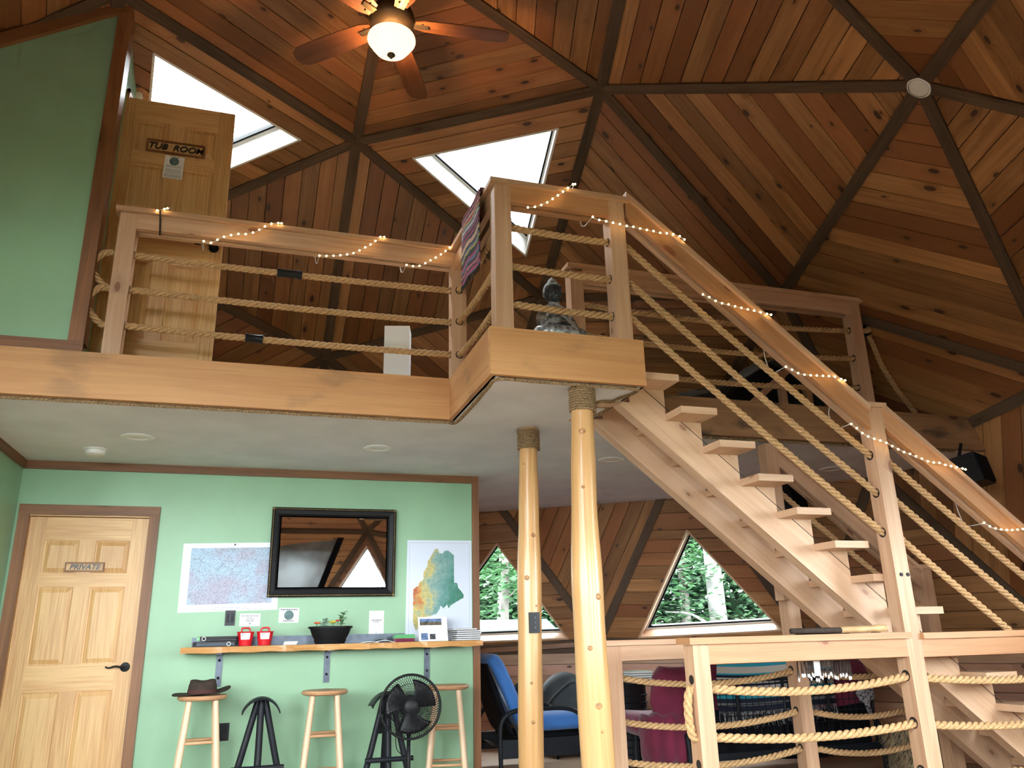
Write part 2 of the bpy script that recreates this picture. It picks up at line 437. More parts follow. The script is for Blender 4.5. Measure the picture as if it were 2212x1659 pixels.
# ------------------------------------------------------------------ mesh builder
class MB:
    def __init__(s):
        s.v, s.f, s.uv, s.mi = [], [], [], []
        s.m = 0

    def add(s, verts, faces, uvs=None):
        o = len(s.v)
        s.v += [V(p) for p in verts]
        for i, f in enumerate(faces):
            s.f.append([o + k for k in f])
            s.uv.append(uvs[i] if uvs else None)
            s.mi.append(s.m)
        return s

    def box(s, lo, hi, rot=None, org=None):
        (a, b, c), (d, e, f) = lo, hi
        p = [V((x, y, z)) for z in (c, f) for y in (b, e) for x in (a, d)]
        if rot is not None:
            org = V(org if org is not None else (0, 0, 0))
            p = [rot @ (q - org) + org for q in p]
        return s.add(p, [(0, 2, 3, 1), (4, 5, 7, 6), (0, 1, 5, 4), (2, 6, 7, 3), (0, 4, 6, 2), (1, 3, 7, 5)])

    def beam(s, a, b, up, w, h):
        """box from a to b, centred, w across, h along up"""
        a, b = V(a), V(b)
        d = (b - a).normalized()
        up = V(up)
        up = (up - d * up.dot(d)).normalized()
        sd = d.cross(up)
        p = []
        for q in (a, b):
            for i, j in ((-1, -1), (1, -1), (1, 1), (-1, 1)):
                p.append(q + sd * (i * w / 2) + up * (j * h / 2))
        return s.add(p, [(3, 2, 1, 0), (4, 5, 6, 7), (0, 1, 5, 4), (1, 2, 6, 5), (2, 3, 7, 6), (3, 0, 4, 7)])

    def prism(s, poly, off):
        off = V(off)
        n = len(poly)
        p = [V(q) for q in poly] + [V(q) + off for q in poly]
        f = [tuple(range(n - 1, -1, -1)), tuple(range(n, 2 * n))]
        f += [(i, (i + 1) % n, n + (i + 1) % n, n + i) for i in range(n)]
        return s.add(p, f)

    def tube(s, path, r, seg=10, cap=True, closed=False, squash=1.0):
        path = [V(p) for p in path]
        n = len(path)
        rr = r if callable(r) else (lambda t: r)
        rings, up = [], None
        L = 0.0
        lens = [0.0]
        for i in range(1, n):
            L += (path[i] - path[i - 1]).length
            lens.append(L)
        for i, p in enumerate(path):
            if closed:
                d = path[(i + 1) % n] - path[i - 1]
            else:
                d = path[min(i + 1, n - 1)] - path[max(i - 1, 0)]
            d.normalize()
            if up is None:
                up = V((0, 0, 1)) if abs(d.z) < .9 else V((1, 0, 0))
            up = (up - d * up.dot(d)).normalized()
            sd = d.cross(up)
            rad = rr(i / max(1, n - 1))
            rings.append([p + (sd * math.cos(2 * PI * k / seg) + up * math.sin(2 * PI * k / seg) * squash) * rad for k in range(seg)])
        vs = [q for ring in rings for q in ring]
        fs, us = [], []
        m = n if closed else n - 1
        r0 = rr(.5)
        for i in range(m):
            j = (i + 1) % n
            l0, l1 = lens[i], lens[i + 1] if i + 1 < n else L
            for k in range(seg):
                k2 = (k + 1) % seg
                fs.append((i * seg + k, j * seg + k, j * seg + k2, i * seg + k2))
                a0, a1 = 2 * PI * r0 * k / seg, 2 * PI * r0 * (k + 1) / seg
                us.append([(l0, a0), (l1, a0), (l1, a1), (l0, a1)])
        if cap and not closed:
            fs.append(tuple(range(seg)))
            us.append([(q.x, q.y) for q in rings[0]])
            fs.append(tuple(reversed(range((n - 1) * seg, n * seg))))
            us.append([(q.x, q.y) for q in reversed(rings[-1])])
        return s.add(vs, fs, us)

    def lathe(s, prof, org=(0, 0, 0), seg=24, axis=None, sx=1.0, sy=1.0):
        """prof = [(radius, height)]; closed on the axis where radius is 0"""
        q = V((0, 0, 1)).rotation_difference(V(axis).normalized()).to_matrix() if axis else Matrix.Identity(3)
        org = V(org)
        vs, idx = [], []
        for r, h in prof:
            if r < 1e-6:
                idx.append([len(vs)] * seg)
                vs.append(org + q @ V((0, 0, h)))
            else:
                idx.append(list(range(len(vs), len(vs) + seg)))
                for k in range(seg):
                    a = 2 * PI * k / seg
                    vs.append(org + q @ V((r * math.cos(a) * sx, r * math.sin(a) * sy, h)))
        fs = []
        for i in range(len(prof) - 1):
            for k in range(seg):
                k2 = (k + 1) % seg
                f = [idx[i][k], idx[i][k2], idx[i + 1][k2], idx[i + 1][k]]
                g = []
                for x in f:
                    if x not in g:
                        g.append(x)
                if len(g) > 2:
                    fs.append(tuple(g))
        return s.add(vs, fs)

    def ball(s, c, r, seg=12, rings=8, sc=(1, 1, 1), rot=None):
        c = V(c)
        vs = [V((0, 0, -1))]
        for i in range(1, rings):
            t = PI * i / rings
            for k in range(seg):
                a = 2 * PI * k / seg
                vs.append(V((math.sin(t) * math.cos(a), math.sin(t) * math.sin(a), -math.cos(t))))
        vs.append(V((0, 0, 1)))
        vs = [V((p.x * sc[0], p.y * sc[1], p.z * sc[2])) * r for p in vs]
        if rot is not None:
            vs = [rot @ p for p in vs]
        fs = [(0, 1 + (k + 1) % seg, 1 + k) for k in range(seg)]
        for i in range(rings - 2):
            b = 1 + i * seg
            fs += [(b + k, b + (k + 1) % seg, b + seg + (k + 1) % seg, b + seg + k) for k in range(seg)]
        b = 1 + (rings - 2) * seg
        fs += [(b + k, b + (k + 1) % seg, len(vs) - 1) for k in range(seg)]
        return s.add([c + p for p in vs], fs)

    def rope(s, path, r, pitch=None, step=None, hand=1, lobes=3):
        """three-strand laid rope along a smooth path"""
        pts = resample(path, step or r * .33)
        pitch = pitch or r * 5.8
        seg = 24
        up = None
        rings = []
        L = 0
        for i, p in enumerate(pts):
            d = (pts[min(i + 1, len(pts) - 1)] - pts[max(i - 1, 0)]).normalized()
            if up is None:
                up = V((0, 0, 1)) if abs(d.z) < .9 else V((1, 0, 0))
            up = (up - d * up.dot(d)).normalized()
            sd = d.cross(up)
            if i:
                L += (p - pts[i - 1]).length
            ph = hand * 2 * PI * L / pitch
            ring = []
            for k in range(seg):
                a = 2 * PI * k / seg
                rad = r * (.44 + .58 * abs(math.cos(lobes * a / 2)) ** .45)
                ring.append(p + (sd * math.cos(a + ph) + up * math.sin(a + ph)) * rad)
            rings.append(ring)
        vs = [q for g in rings for q in g]
        fs = []
        for i in range(len(rings) - 1):
            for k in range(seg):
                k2 = (k + 1) % seg
                fs.append((i * seg + k, (i + 1) * seg + k, (i + 1) * seg + k2, i * seg + k2))
        fs.append(tuple(range(seg)))
        fs.append(tuple(reversed(range((len(rings) - 1) * seg, len(rings) * seg))))
        return s.add(vs, fs)

    def grid(s, fn, nu, nv, thick=0.0, wrap=False):
        """surface fn(u,v)->point with uv 0..1"""
        vs = [V(fn(i / nu, j / nv)) for j in range(nv + 1) for i in range(nu + 1)]
        fs, us = [], []
        for j in range(nv):
            for i in range(nu):
                a = j * (nu + 1) + i
                fs.append((a, a + 1, a + nu + 2, a + nu + 1))
                us.append([(i / nu, j / nv), ((i + 1) / nu, j / nv), ((i + 1) / nu, (j + 1) / nv), (i / nu, (j + 1) / nv)])
        return s.add(vs, fs, us)

    def build(s, name, mat, parent=None, grain=(1, 0, 0), smooth=False, bevel=0.0, solid=0.0, auto=None, subdiv=0, kind=None, org=None):
        o3 = V(org) if org is not None else (world_org(parent) if parent else V((0, 0, 0)))
        me = bpy.data.meshes.new(name)
        bm = bmesh.new()
        bv = [bm.verts.new(p - o3) for p in s.v]
        uvl = bm.loops.layers.uv.new('UVMap')
        flag = []
        for f, u, mi in zip(s.f, s.uv, s.mi):
            try:
                bf = bm.faces.new([bv[i] for i in f])
            except ValueError:
                continue
            bf.material_index = mi
            if u:
                for l, c in zip(bf.loops, u):
                    l[uvl].uv = c
                flag.append(bf)
        if bevel:
            ed = [e for e in bm.edges if len(e.link_faces) == 2 and e.calc_face_angle(0) > .6]
            bmesh.ops.bevel(bm, geom=ed, offset=bevel, segments=1, affect='EDGES', profile=.5)
        if solid:
            bmesh.ops.recalc_face_normals(bm, faces=bm.faces)
            ret = bmesh.ops.solidify(bm, geom=bm.faces[:], thickness=solid)
        bm.normal_update()
        if not flag:
            bmesh.ops.recalc_face_normals(bm, faces=bm.faces)
            g = V(grain).normalized()
            ou, ov = RND.random() * 7, RND.random() * 7
            for f in bm.faces:
                n = f.normal
                if abs(n.dot(g)) > .85:
                    t = V((0, 0, 1)) if abs(g.z) < .8 else V((1, 0, 0))
                    a = n.cross(t).normalized() if n.cross(t).length > 1e-3 else V((1, 0, 0))
                    bb = n.cross(a)
                    for l in f.loops:
                        l[uvl].uv = (l.vert.co.dot(a) * .3 + ou, l.vert.co.dot(bb) + ov)
                else:
                    a = (g - n * g.dot(n)).normalized()
                    bb = n.cross(a)
                    for l in f.loops:
                        l[uvl].uv = (l.vert.co.dot(a) + ou, l.vert.co.dot(bb) + ov)
        if smooth:
            for f in bm.faces:
                f.smooth = True
            if auto:
                for e in bm.edges:
                    if len(e.link_faces) == 2 and e.calc_face_angle(0) > auto:
                        e.smooth = False
        bm.to_mesh(me)
        bm.free()
        for mm in (mat if isinstance(mat, (list, tuple)) else [mat]):
            me.materials.append(mm)
        o = bpy.data.objects.new(name, me)
        COL.objects.link(o)
        if parent:
            o.parent = parent
        else:
            o.location = o3
        if subdiv:
            md = o.modifiers.new('subdivision', 'SUBSURF')
            md.levels = md.render_levels = subdiv
        if kind:
            o['kind'] = kind
        return o


def world_org(o):
    p = V((0, 0, 0))
    while o:
        p += o.location
        o = o.parent
    return p


def resample(path, step):
    path = [V(p) for p in path]
    out = [path[0].copy()]
    acc = 0.0
    for a, b in zip(path, path[1:]):
        L = (b - a).length
        if L < 1e-9:
            continue
        t = step - acc
        while t <= L:
            out.append(a.lerp(b, t / L))
            t += step
        acc = (acc + L) % step
    if (out[-1] - path[-1]).length > step * .3:
        out.append(path[-1].copy())
    return out


def spline(pts, n=12):
    """Catmull-Rom through pts"""
    pts = [V(p) for p in pts]
    P = [pts[0] * 2 - pts[1]] + pts + [pts[-1] * 2 - pts[-2]]
    out = []
    for i in range(1, len(P) - 2):
        for k in range(n):
            t = k / n
            a, b, c, d = P[i - 1], P[i], P[i + 1], P[i + 2]
            out.append(.5 * ((2 * b) + (c - a) * t + (2 * a - 5 * b + 4 * c - d) * t * t + (3 * b - a - 3 * c + d) * t ** 3))
    out.append(pts[-1])
    return out


def sag(a, b, s, n=14):
    a, b = V(a), V(b)
    return [a.lerp(b, i / n) - V((0, 0, s * 4 * (i / n) * (1 - i / n))) for i in range(n + 1)]


def tag(o, label=None, cat=None, group=None, kind=None):
    if label:
        o['label'] = label
    if cat:
        o['category'] = cat
    if group:
        o['group'] = group
    if kind:
        o['kind'] = kind
    return o


def thing(name, label, cat, loc=(0, 0, 0), group=None, kind=None):
    o = bpy.data.objects.new(name, None)
    o.empty_display_size = .1
    COL.objects.link(o)
    o.location = V(loc)
    return tag(o, label, cat, group, kind)


def struct(name, label, loc=(0, 0, 0)):
    return thing(name, label, None, loc, kind='structure')


def text_obj(body, size, mat, parent, origin, xdir, ydir, depth=.003, shear=0.0, name='letter', spacing=1.0):
    cu = bpy.data.curves.new(name, 'FONT')
    cu.body = body
    cu.size = size
    cu.extrude = depth / 2
    cu.shear = shear
    cu.offset = size * .018
    cu.space_character = spacing
    cu.align_x = 'CENTER'
    cu.align_y = 'CENTER'
    tmp = bpy.data.objects.new(name, cu)
    COL.objects.link(tmp)
    dg = bpy.context.evaluated_depsgraph_get()
    me = bpy.data.meshes.new_from_object(tmp.evaluated_get(dg))
    bpy.data.objects.remove(tmp)
    bpy.data.curves.remove(cu)
    x, y = V(xdir).normalized(), V(ydir).normalized()
    z = x.cross(y)
    mt = Matrix((x, y, z)).transposed().to_4x4()
    mt.translation = V(origin) - world_org(parent)
    me.transform(mt)
    # every letter a piece of its own
    bm = bmesh.new()
    bm.from_mesh(me)
    bpy.data.meshes.remove(me)
    bmesh.ops.remove_doubles(bm, verts=bm.verts, dist=1e-5)
    todo = set(bm.verts)
    while todo:
        st, isl = [todo.pop()], []
        while st:
            v = st.pop()
            isl.append(v)
            for e in v.link_edges:
                w = e.other_vert(v)
                if w in todo:
                    todo.discard(w)
                    st.append(w)
        ids = {v: i for i, v in enumerate(isl)}
        fs = {f for v in isl for f in v.link_faces}
        m2 = bpy.data.meshes.new(name)
        m2.from_pydata([v.co[:] for v in isl], [], [[ids[v] for v in f.verts] for f in fs])
        m2.materials.append(mat)
        o = bpy.data.objects.new(name, m2)
        COL.objects.link(o)
        o.parent = parent
    bm.free()


# ================================================================== the dome shell
def icosa3(freq=3):
    t = math.atan(.5)
    vs = [V((0, 0, 1))]
    for k in range(5):
        a = 2 * PI * k / 5
        vs.append(V((math.cos(t) * math.cos(a), math.cos(t) * math.sin(a), math.sin(t))))
    for k in range(5):
        a = 2 * PI * (k + .5) / 5
        vs.append(V((math.cos(t) * math.cos(a), math.cos(t) * math.sin(a), -math.sin(t))))
    vs.append(V((0, 0, -1)))
    F = []
    for i in range(12):
        for j in range(i + 1, 12):
            for k in range(j + 1, 12):
                if all((vs[a] - vs[b]).length < 1.06 for a, b in ((i, j), (j, k), (i, k))):
                    F.append((i, j, k))
    P, T = [], []

    def key(p):
        p = p.normalized()
        for n, q in enumerate(P):
            if (q - p).length < 1e-3:
                return n
        P.append(p)
        return len(P) - 1
    for f in F:
        a, b, c = (vs[i] for i in f)
        G = {}
        for i in range(freq + 1):
            for j in range(freq + 1 - i):
                G[i, j] = key((a * (freq - i - j) + b * i + c * j) / freq)
        for i in range(freq):
            for j in range(freq - i):
                T.append((G[i, j], G[i + 1, j], G[i, j + 1]))
                if i + j < freq - 1:
                    T.append((G[i + 1, j], G[i + 1, j + 1], G[i, j + 1]))
    return P, T


DP, DT = icosa3()
KS = .935
_k = {14: .915, 15: .915, 40: .915, 37: .915, 9: .915, 8: .92, 12: .955, 29: .955, 69: .955}
_fix = {4: (770, 302), 10: (1300, 187), 28: (1993, 178), 11: (1692, 632), 13: (1170, 640), 7: (703, 770), 1: (254, -26), 29: (2296, 815), 5: (227, 527)}
HUB = []
for i, p in enumerate(DP):
    a = 1.583
    q = V((p.x * math.cos(a) - p.y * math.sin(a), p.x * math.sin(a) + p.y * math.cos(a), p.z)) * 6 + V((.65, 4.5, -.10))
    q = CAM + (q - CAM) * _k.get(i, KS)
    if i in _fix:
        q = CAM + ray(*_fix[i]) * (q - CAM).dot(CF)
    HUB.append(q)
CEN = CAM + (V((.65, 4.5, -.10)) - CAM) * KS
TRI = [t for t in DT if all(DP[i].z > .1 for i in t)]
BASE = sorted({i for t in TRI for i in t if DP[i].z < .3}, key=lambda i: math.atan2(HUB[i].y - CEN.y, HUB[i].x - CEN.x))


def px(p):
    v = V(p) - CAM
    z = v.dot(CF)
    return (IMG_W / 2 + FPX * v.dot(CR) / z, IMG_H / 2 - FPX * v.dot(CU) / z, z)


def on_plane(x, y, tri):
    a, b, c = (HUB[i] for i in tri)
    n = (b - a).cross(c - a)
    r = ray(x, y)
    return CAM + r * ((a - CAM).dot(n) / r.dot(n))


def inside(p, m=60):
    x, y, z = px(p)
    return z > .3 and -m < x < IMG_W + m and -m < y < IMG_H + m


def tri_seen(t):
    a, b, c = (HUB[i] for i in t)
    for i in range(7):
        for j in range(7 - i):
            if inside(a + (b - a) * i / 6 + (c - a) * j / 6):
                return True
    return False


PLANK_DIR = {}
for t, e in [((0, 4, 1), (4, 1)), ((0, 4, 10), (4, 10)), ((0, 10, 22), (10, 22)), ((10, 22, 28), (10, 22)), ((10, 28, 11), (10, 11)),
             ((28, 11, 29), (11, 29)), ((28, 29, 30), (29, 30)), ((28, 30, 23), (23, 30)), ((22, 28, 23), (22, 23)), ((10, 11, 13), (10, 11)),
             ((4, 10, 13), (4, 10)), ((4, 1, 5), (4, 1)), ((4, 5, 7), (4, 7)), ((4, 7, 13), (4, 7)), ((5, 7, 8), (8, 7)), ((7, 13, 15), (7, 15)),
             ((13, 11, 14), (13, 11)), ((15, 14, 40), (14, 40)), ((14, 40, 42), (40, 42)), ((15, 37, 40), (37, 40)), ((14, 12, 42), (14, 12)),
             ((12, 42, 69), (42, 69)), ((12, 29, 69), (29, 69)), ((11, 12, 29), (11, 29)), ((11, 14, 12), (11, 12)), ((13, 14, 15), (14, 15))]:
    PLANK_DIR[frozenset(t)] = e

HOLES = {}


def shrink(t, s):
    g = sum((HUB[i] for i in t), V((0, 0, 0))) / 3
    return [g + (HUB[i] - g) * s for i in t]


HOLES[frozenset((4, 10, 13))] = ('sky', shrink((4, 10, 13), .61))
HOLES[frozenset((4, 1, 5))] = ('sky', shrink((4, 1, 5), .62))
HOLES[frozenset((14, 40, 42))] = ('win', [on_plane(1484, 1143, (14, 40, 42)), on_plane(1380, 1377, (14, 40, 42)), on_plane(1692, 1361, (14, 40, 42))])
HOLES[frozenset((15, 37, 40))] = ('win', [on_plane(1073, 1172, (15, 37, 40)), on_plane(915, 1391, (15, 37, 40)), on_plane(1228, 1379, (15, 37, 40))])
REAR = []
for t in ((17, 18, 27),):
    HOLES[frozenset(t)] = ('win', shrink(t, .74))
HOLES[frozenset((27, 26, 58))] = ('win', shrink((27, 26, 58), .50))  # added opening, hidden by the linen hanging, to make its cloth glow
for t in TRI:
    g = sum((HUB[i] for i in t), V((0, 0, 0))) / 3
    low = [i for i in t if DP[i].z < .3]
    fs = frozenset(t)
    if fs in HOLES:
        continue
    if len(low) == 2 and g.y < 2.2:
        HOLES[fs] = ('win', shrink(t, .82))
        REAR.append(t)
    elif len(low) == 1 and g.y < 2.2 and g.x < -.6:
        HOLES[fs] = ('win', shrink(t, .82))
        REAR.append(t)

ceiling = struct('ceiling', 'knotty pine dome ceiling of triangular plank panels between dark struts', CEN)
wall_back = struct('wall_back', 'lower dome wall of knotty pine panels with triangular windows under the loft', CEN)
wall_rear = struct('wall_rear', 'lower dome wall behind the viewer with triangular windows', CEN)
WIN_COUNT = [0]
PLANK_W = .142


def panel(t):
    fs = frozenset(t)
    vs = [HUB[i] for i in t]
    g = sum(vs, V((0, 0, 0))) / 3
    seen = tri_seen(t)
    low = sum(1 for i in t if DP[i].z < .3)
    if fs in PLANK_DIR:
        pi, qi = PLANK_DIR[fs]
    else:
        best = None
        for a, b in ((0, 1), (1, 2), (2, 0)):
            d = abs((vs[a] - vs[b]).normalized().z)
            if best is None or d < best[0]:
                best = (d, t[a], t[b])
        pi, qi = best[1:]
    ri = [i for i in t if i not in (pi, qi)][0]
    p, q, r = HUB[pi], HUB[qi], HUB[ri]
    e = (q - p).normalized()
    n = e.cross(r - p).normalized()
    if n.dot(CEN + V((0, 0, .5)) - g) < 0:
        n = -n
    w = n.cross(e)
    if w.dot(r - p) < 0:
        w = -w
    L, ru, rv = (q - p).length, (r - p).dot(e), (r - p).dot(w)
    root = wall_rear if (low and g.y < CEN.y - 1) else wall_back if (low and g.y >= CEN.y - 1) else ceiling
    hole = HOLES.get(fs)
    H = None
    if hole:
        H = [((h - p).dot(e), (h - p).dot(w)) for h in hole[1]]
    T3 = lambda u, v, h: p + e * u + w * v + n * h
    # backing board
    mb = MB()
    tri2 = [(0, 0), (L, 0), (ru, rv)]
    if not H:
        mb.prism([T3(u, v, -.035) for u, v in tri2], n * .03)
    else:
        hs = sorted(H, key=lambda c: math.atan2(c[1] - sum(x[1] for x in H) / 3, c[0] - sum(x[0] for x in H) / 3))
        gc = (sum(x[0] for x in tri2) / 3, sum(x[1] for x in tri2) / 3)
        ts = sorted(tri2, key=lambda c: math.atan2(c[1] - gc[1], c[0] - gc[0]))
        best = min(range(3), key=lambda s_: sum((ts[i][0] - hs[(i + s_) % 3][0]) ** 2 + (ts[i][1] - hs[(i + s_) % 3][1]) ** 2 for i in range(3)))
        hs = [hs[(i + best) % 3] for i in range(3)]
        for i in range(3):
            j = (i + 1) % 3
            mb.prism([T3(*c, -.035) for c in (ts[i], ts[j], hs[j], hs[i])], n * .03)
    pan = mb.build('panel', M['strut'], root, grain=e)

    def hr(v):
        xs = []
        for i in range(3):
            a, b = H[i], H[(i + 1) % 3]
            if (a[1] - v) * (b[1] - v) <= 0 and abs(a[1] - b[1]) > 1e-9:
                xs.append(a[0] + (b[0] - a[0]) * (v - a[1]) / (b[1] - a[1]))
        return (min(xs), max(xs)) if xs else None
    npl = max(4, round(rv / PLANK_W))
    bnd = [rv * i / npl for i in range(npl + 1)]
    if H:
        hv = sorted(h[1] for h in H)
        for x in (hv[0], hv[2]):
            k = min(range(1, npl), key=lambda i: abs(bnd[i] - x))
            bnd[k] = x
        bnd.sort()
    ul = lambda v: ru * v / rv
    ur = lambda v: L + (ru - L) * v / rv
    joined = MB()
    for v0, v1 in zip(bnd, bnd[1:]):
        pieces = []
        mid = (v0 + v1) / 2
        brk = [v0, v1]
        if H and hv[0] + 1e-6 < mid < hv[2] - 1e-6:
            for h in H:
                if v0 + .01 < h[1] < v1 - .01:
                    brk.insert(1, h[1])
            brk.sort()
            hh = [hr(min(max(v, hv[0] + 1e-5), hv[2] - 1e-5)) for v in brk]
            pieces.append([(ul(v), v) for v in brk] + [(x[0], v) for v, x in reversed(list(zip(brk, hh)))])
            pieces.append([(x[1], v) for v, x in zip(brk, hh)] + [(ur(v), v) for v in reversed(brk)])
        else:
            pieces.append([(ul(v0), v0), (ur(v0), v0), (ur(v1), v1), (ul(v1), v1)])
        for poly in pieces:
            pp = []
            for c in poly:
                if not pp or (abs(c[0] - pp[-1][0]) + abs(c[1] - pp[-1][1])) > 1e-4:
                    pp.append(c)
            if len(pp) > 2 and abs(pp[0][0] - pp[-1][0]) + abs(pp[0][1] - pp[-1][1]) < 1e-4:
                pp.pop()
            if len(pp) < 3:
                continue
            ar = abs(sum(pp[i][0] * pp[(i + 1) % len(pp)][1] - pp[(i + 1) % len(pp)][0] * pp[i][1] for i in range(len(pp)))) / 2
            if ar < .0008:
                continue
            dep = .016 + RND.random() * .004
            tgt = MB() if seen else joined
            gp = .004
            k = len(pp)
            bot = [T3(u, v, -.004) for u, v in pp]
            midl = [T3(u, min(max(v, v0 + .0015), v1 - .0015), dep - .006) for u, v in pp]
            top = [T3(u, min(max(v, v0 + gp), v1 - gp), dep) for u, v in pp]
            uo = RND.random() * 9
            tgt.add(bot + midl + top, [tuple(range(2 * k, 3 * k))] + [(a * k + i, a * k + (i + 1) % k, (a + 1) * k + (i + 1) % k, (a + 1) * k + i) for a in (0, 1) for i in range(k)])
            if seen:
                tgt.build('plank', M['plank'], pan, grain=e)
    if not seen and joined.v:
        joined.build('plank_lining', M['plank'], pan, grain=e, kind='stuff')
    if not hole:
        return
    # skylight or window set in the hole
    WIN_COUNT[0] += 1
    kind, hv3 = hole
    hc = sum(hv3, V((0, 0, 0))) / 3
    nm = 'skylight' if kind == 'sky' else 'window'
    lab = {frozenset((4, 10, 13)): 'triangular skylight right of the fan with white reveal and black sash',
           frozenset((4, 1, 5)): 'large triangular skylight above the open tub room door',
           frozenset((14, 40, 42)): 'triangular window under the stairs with a black sash and birch trunk outside',
           frozenset((15, 37, 40)): 'triangular window behind the log columns beside the green wall'}.get(fs, 'triangular window behind the viewer')
    wn = struct('window_%d' % WIN_COUNT[0], lab, hc)
    dp = .25
    fr_in = [hc + (h - hc) * (1 - .09) for h in hv3]
    mw = M['white_trim'] if kind == 'sky' else M['tread']
    for i in range(3):
        a, b = hv3[i], hv3[(i + 1) % 3]
        inn = ((hc - (a + b) / 2) - (b - a).normalized() * (hc - (a + b) / 2).dot((b - a).normalized())).normalized()
        MB().prism([a + n * .022 - inn * .004, b + n * .022 - inn * .004, b - n * dp - inn * .004, a - n * dp - inn * .004], inn * .018).build('reveal', mw, wn, grain=(b - a))
    ins = lambda s_, h_: [hc + (x - hc) * s_ + n * h_ for x in hv3]
    for nm2, s0, s1, h0, h1, mt in (('frame', 1.0, .93, -dp + .05, -dp, M['white_trim']), ('sash', .93, .885, -dp + .035, -dp - .01, M['black'])):
        o0, o1 = ins(s0, h0), ins(s1, h0)
        for i in range(3):
            j = (i + 1) % 3
            MB().prism([o0[i], o0[j], o1[j], o1[i]], n * (h1 - h0)).build(nm2, mt, wn, grain=(o0[j] - o0[i]))
    pn = ins(.90, -dp + .012)
    MB().prism(pn, n * -.006).build('pane', M['glass'], wn)
    # sampling portal in the opening (emits nothing itself)
    a, b, c = hv3
    ex = max(((b - a), (c - b), (a - c)), key=lambda d: d.length).normalized()
    ey = n.cross(ex)
    us = [(h - hc).dot(ex) for h in hv3]
    vs2 = [(h - hc).dot(ey) for h in hv3]
    la = bpy.data.lights.new('window_portal', 'AREA')
    la.shape = 'RECTANGLE'
    la.size = max(us) - min(us)
    la.size_y = max(vs2) - min(vs2)
    la.cycles.is_portal = True
    lo = bpy.data.objects.new('window_portal', la)
    COL.objects.link(lo)
    mt = Matrix((ex, n.cross(ex) * -1, -n)).transposed()
    zc = -n * -1
    zz = n * -1  # lamp shines along its local -Z: into the room along n
    xx = ex
    yy = zz.cross(xx)
    mt = Matrix((xx, yy, zz)).transposed().to_4x4()
    mt.translation = hc + ex * (max(us) + min(us)) / 2 + ey * (max(vs2) + min(vs2)) / 2 - n * (dp + .03)
    lo.matrix_world = mt


for t in TRI:
    panel(t)

# struts along the edges and plates at the hubs
EDGE = sorted({tuple(sorted((t[a], t[b]))) for t in TRI for a, b in ((0, 1), (1, 2), (2, 0))})
for a, b in EDGE:
    A, B = HUB[a], HUB[b]
    up = (CEN - (A + B) / 2).normalized()
    d = (B - A).normalized()
    MB().beam(A + d * .03 + up * .012, B - d * .03 + up * .012, up, .088, .056).build('strut', M['strut'], ceiling, grain=d)
for i in sorted({i for t in TRI for i in t}):
    up = (CEN - HUB[i]).normalized()
    MB().lathe([(0, .03), (.075, .03), (.075, .048), (0, .048)], HUB[i], 6, axis=up).build('hub_plate', M['strut'], ceiling)

# riser wall of horizontal cedar siding under the dome
wall_low = struct('wall_riser', 'low riser wall of horizontal cedar siding under the triangular windows', (CEN.x, CEN.y, 0))
for a, b in zip(BASE, BASE[1:] + BASE[:1]):
    A, B = HUB[a], HUB[b]
    A0, B0 = V((A.x, A.y, 0)), V((B.x, B.y, 0))
    d = (B0 - A0).normalized()
    nn = V((-d.y, d.x, 0))
    if nn.dot(CEN - A0) < 0:
        nn = -nn
    back = MB().prism([A0 - nn * .10, B0 - nn * .10, B - nn * .10, A - nn * .10], nn * .10).build('panel', M['strut'], wall_low)
    seen = any(inside(A0.lerp(B0, s / 8) + V((0, 0, h))) for s in range(9) for h in (.3, .8)) and (A.y > 5 or A.x > 5)
    ztop = min(A.z, B.z) - .03
    k = 8
    jn = MB()
    for i in range(k):
        z0, z1 = ztop * i / k + .002, ztop * (i + 1) / k - .003
        mb = MB() if seen else jn
        mb.prism([A0 + V((0, 0, z0)), B0 + V((0, 0, z0)), B0 + V((0, 0, z1)), A0 + V((0, 0, z1))], nn * (.018 + RND.random() * .006))
        if seen:
            mb.build('plank', M['cedar'], back, grain=d)
    if not seen:
        jn.build('plank_lining', M['cedar'], back, grain=d, kind='stuff')
    MB().beam(A + nn * .02 - V((0, 0, .02)), B + nn * .02 - V((0, 0, .02)), (0, 0, 1), .09, .05).build('ledge', M['trim'], wall_low, grain=d)


def slice_poly(z, margin):
    pts = []
    for a, b in EDGE:
        A, B = HUB[a], HUB[b]
        if (A.z - z) * (B.z - z) < 0:
            pts.append(A.lerp(B, (z - A.z) / (B.z - A.z)))
    pts = [CEN.xy + (p.xy - CEN.xy) * (1 - margin / (p.xy - CEN.xy).length) for p in pts]
    pts.sort(key=lambda p: math.atan2(p.y - CEN.y, p.x - CEN.x))
    return pts


def clip(poly, nx, ny, d):
    """keep nx*x+ny*y>=d"""
    out = []
    for i in range(len(poly)):
        a, b = poly[i - 1], poly[i]
        fa, fb = nx * a[0] + ny * a[1] - d, nx * b[0] + ny * b[1] - d
        if (fa < 0) != (fb < 0):
            t = fa / (fa - fb)
            out.append((a[0] + (b[0] - a[0]) * t, a[1] + (b[1] - a[1]) * t))
        if fb >= 0:
            out.append((b[0], b[1]))
    return out


# floor and ground
fl = MB().prism([(HUB[i].x, HUB[i].y, -.12) for i in BASE], (0, 0, .12)).build('floor', M['floor'], grain=(1, 0, 0))
tag(fl, 'dark wooden floor boards of the ground storey', kind='structure')
gr = MB()
gr.prism([(70 * math.cos(a * PI / 12), 30 + 70 * math.sin(a * PI / 12), -.75) for a in range(24)], (0, 0, .3))
tag(gr.build('ground', M['ground']), 'grassy forest floor outside the dome', kind='structure')

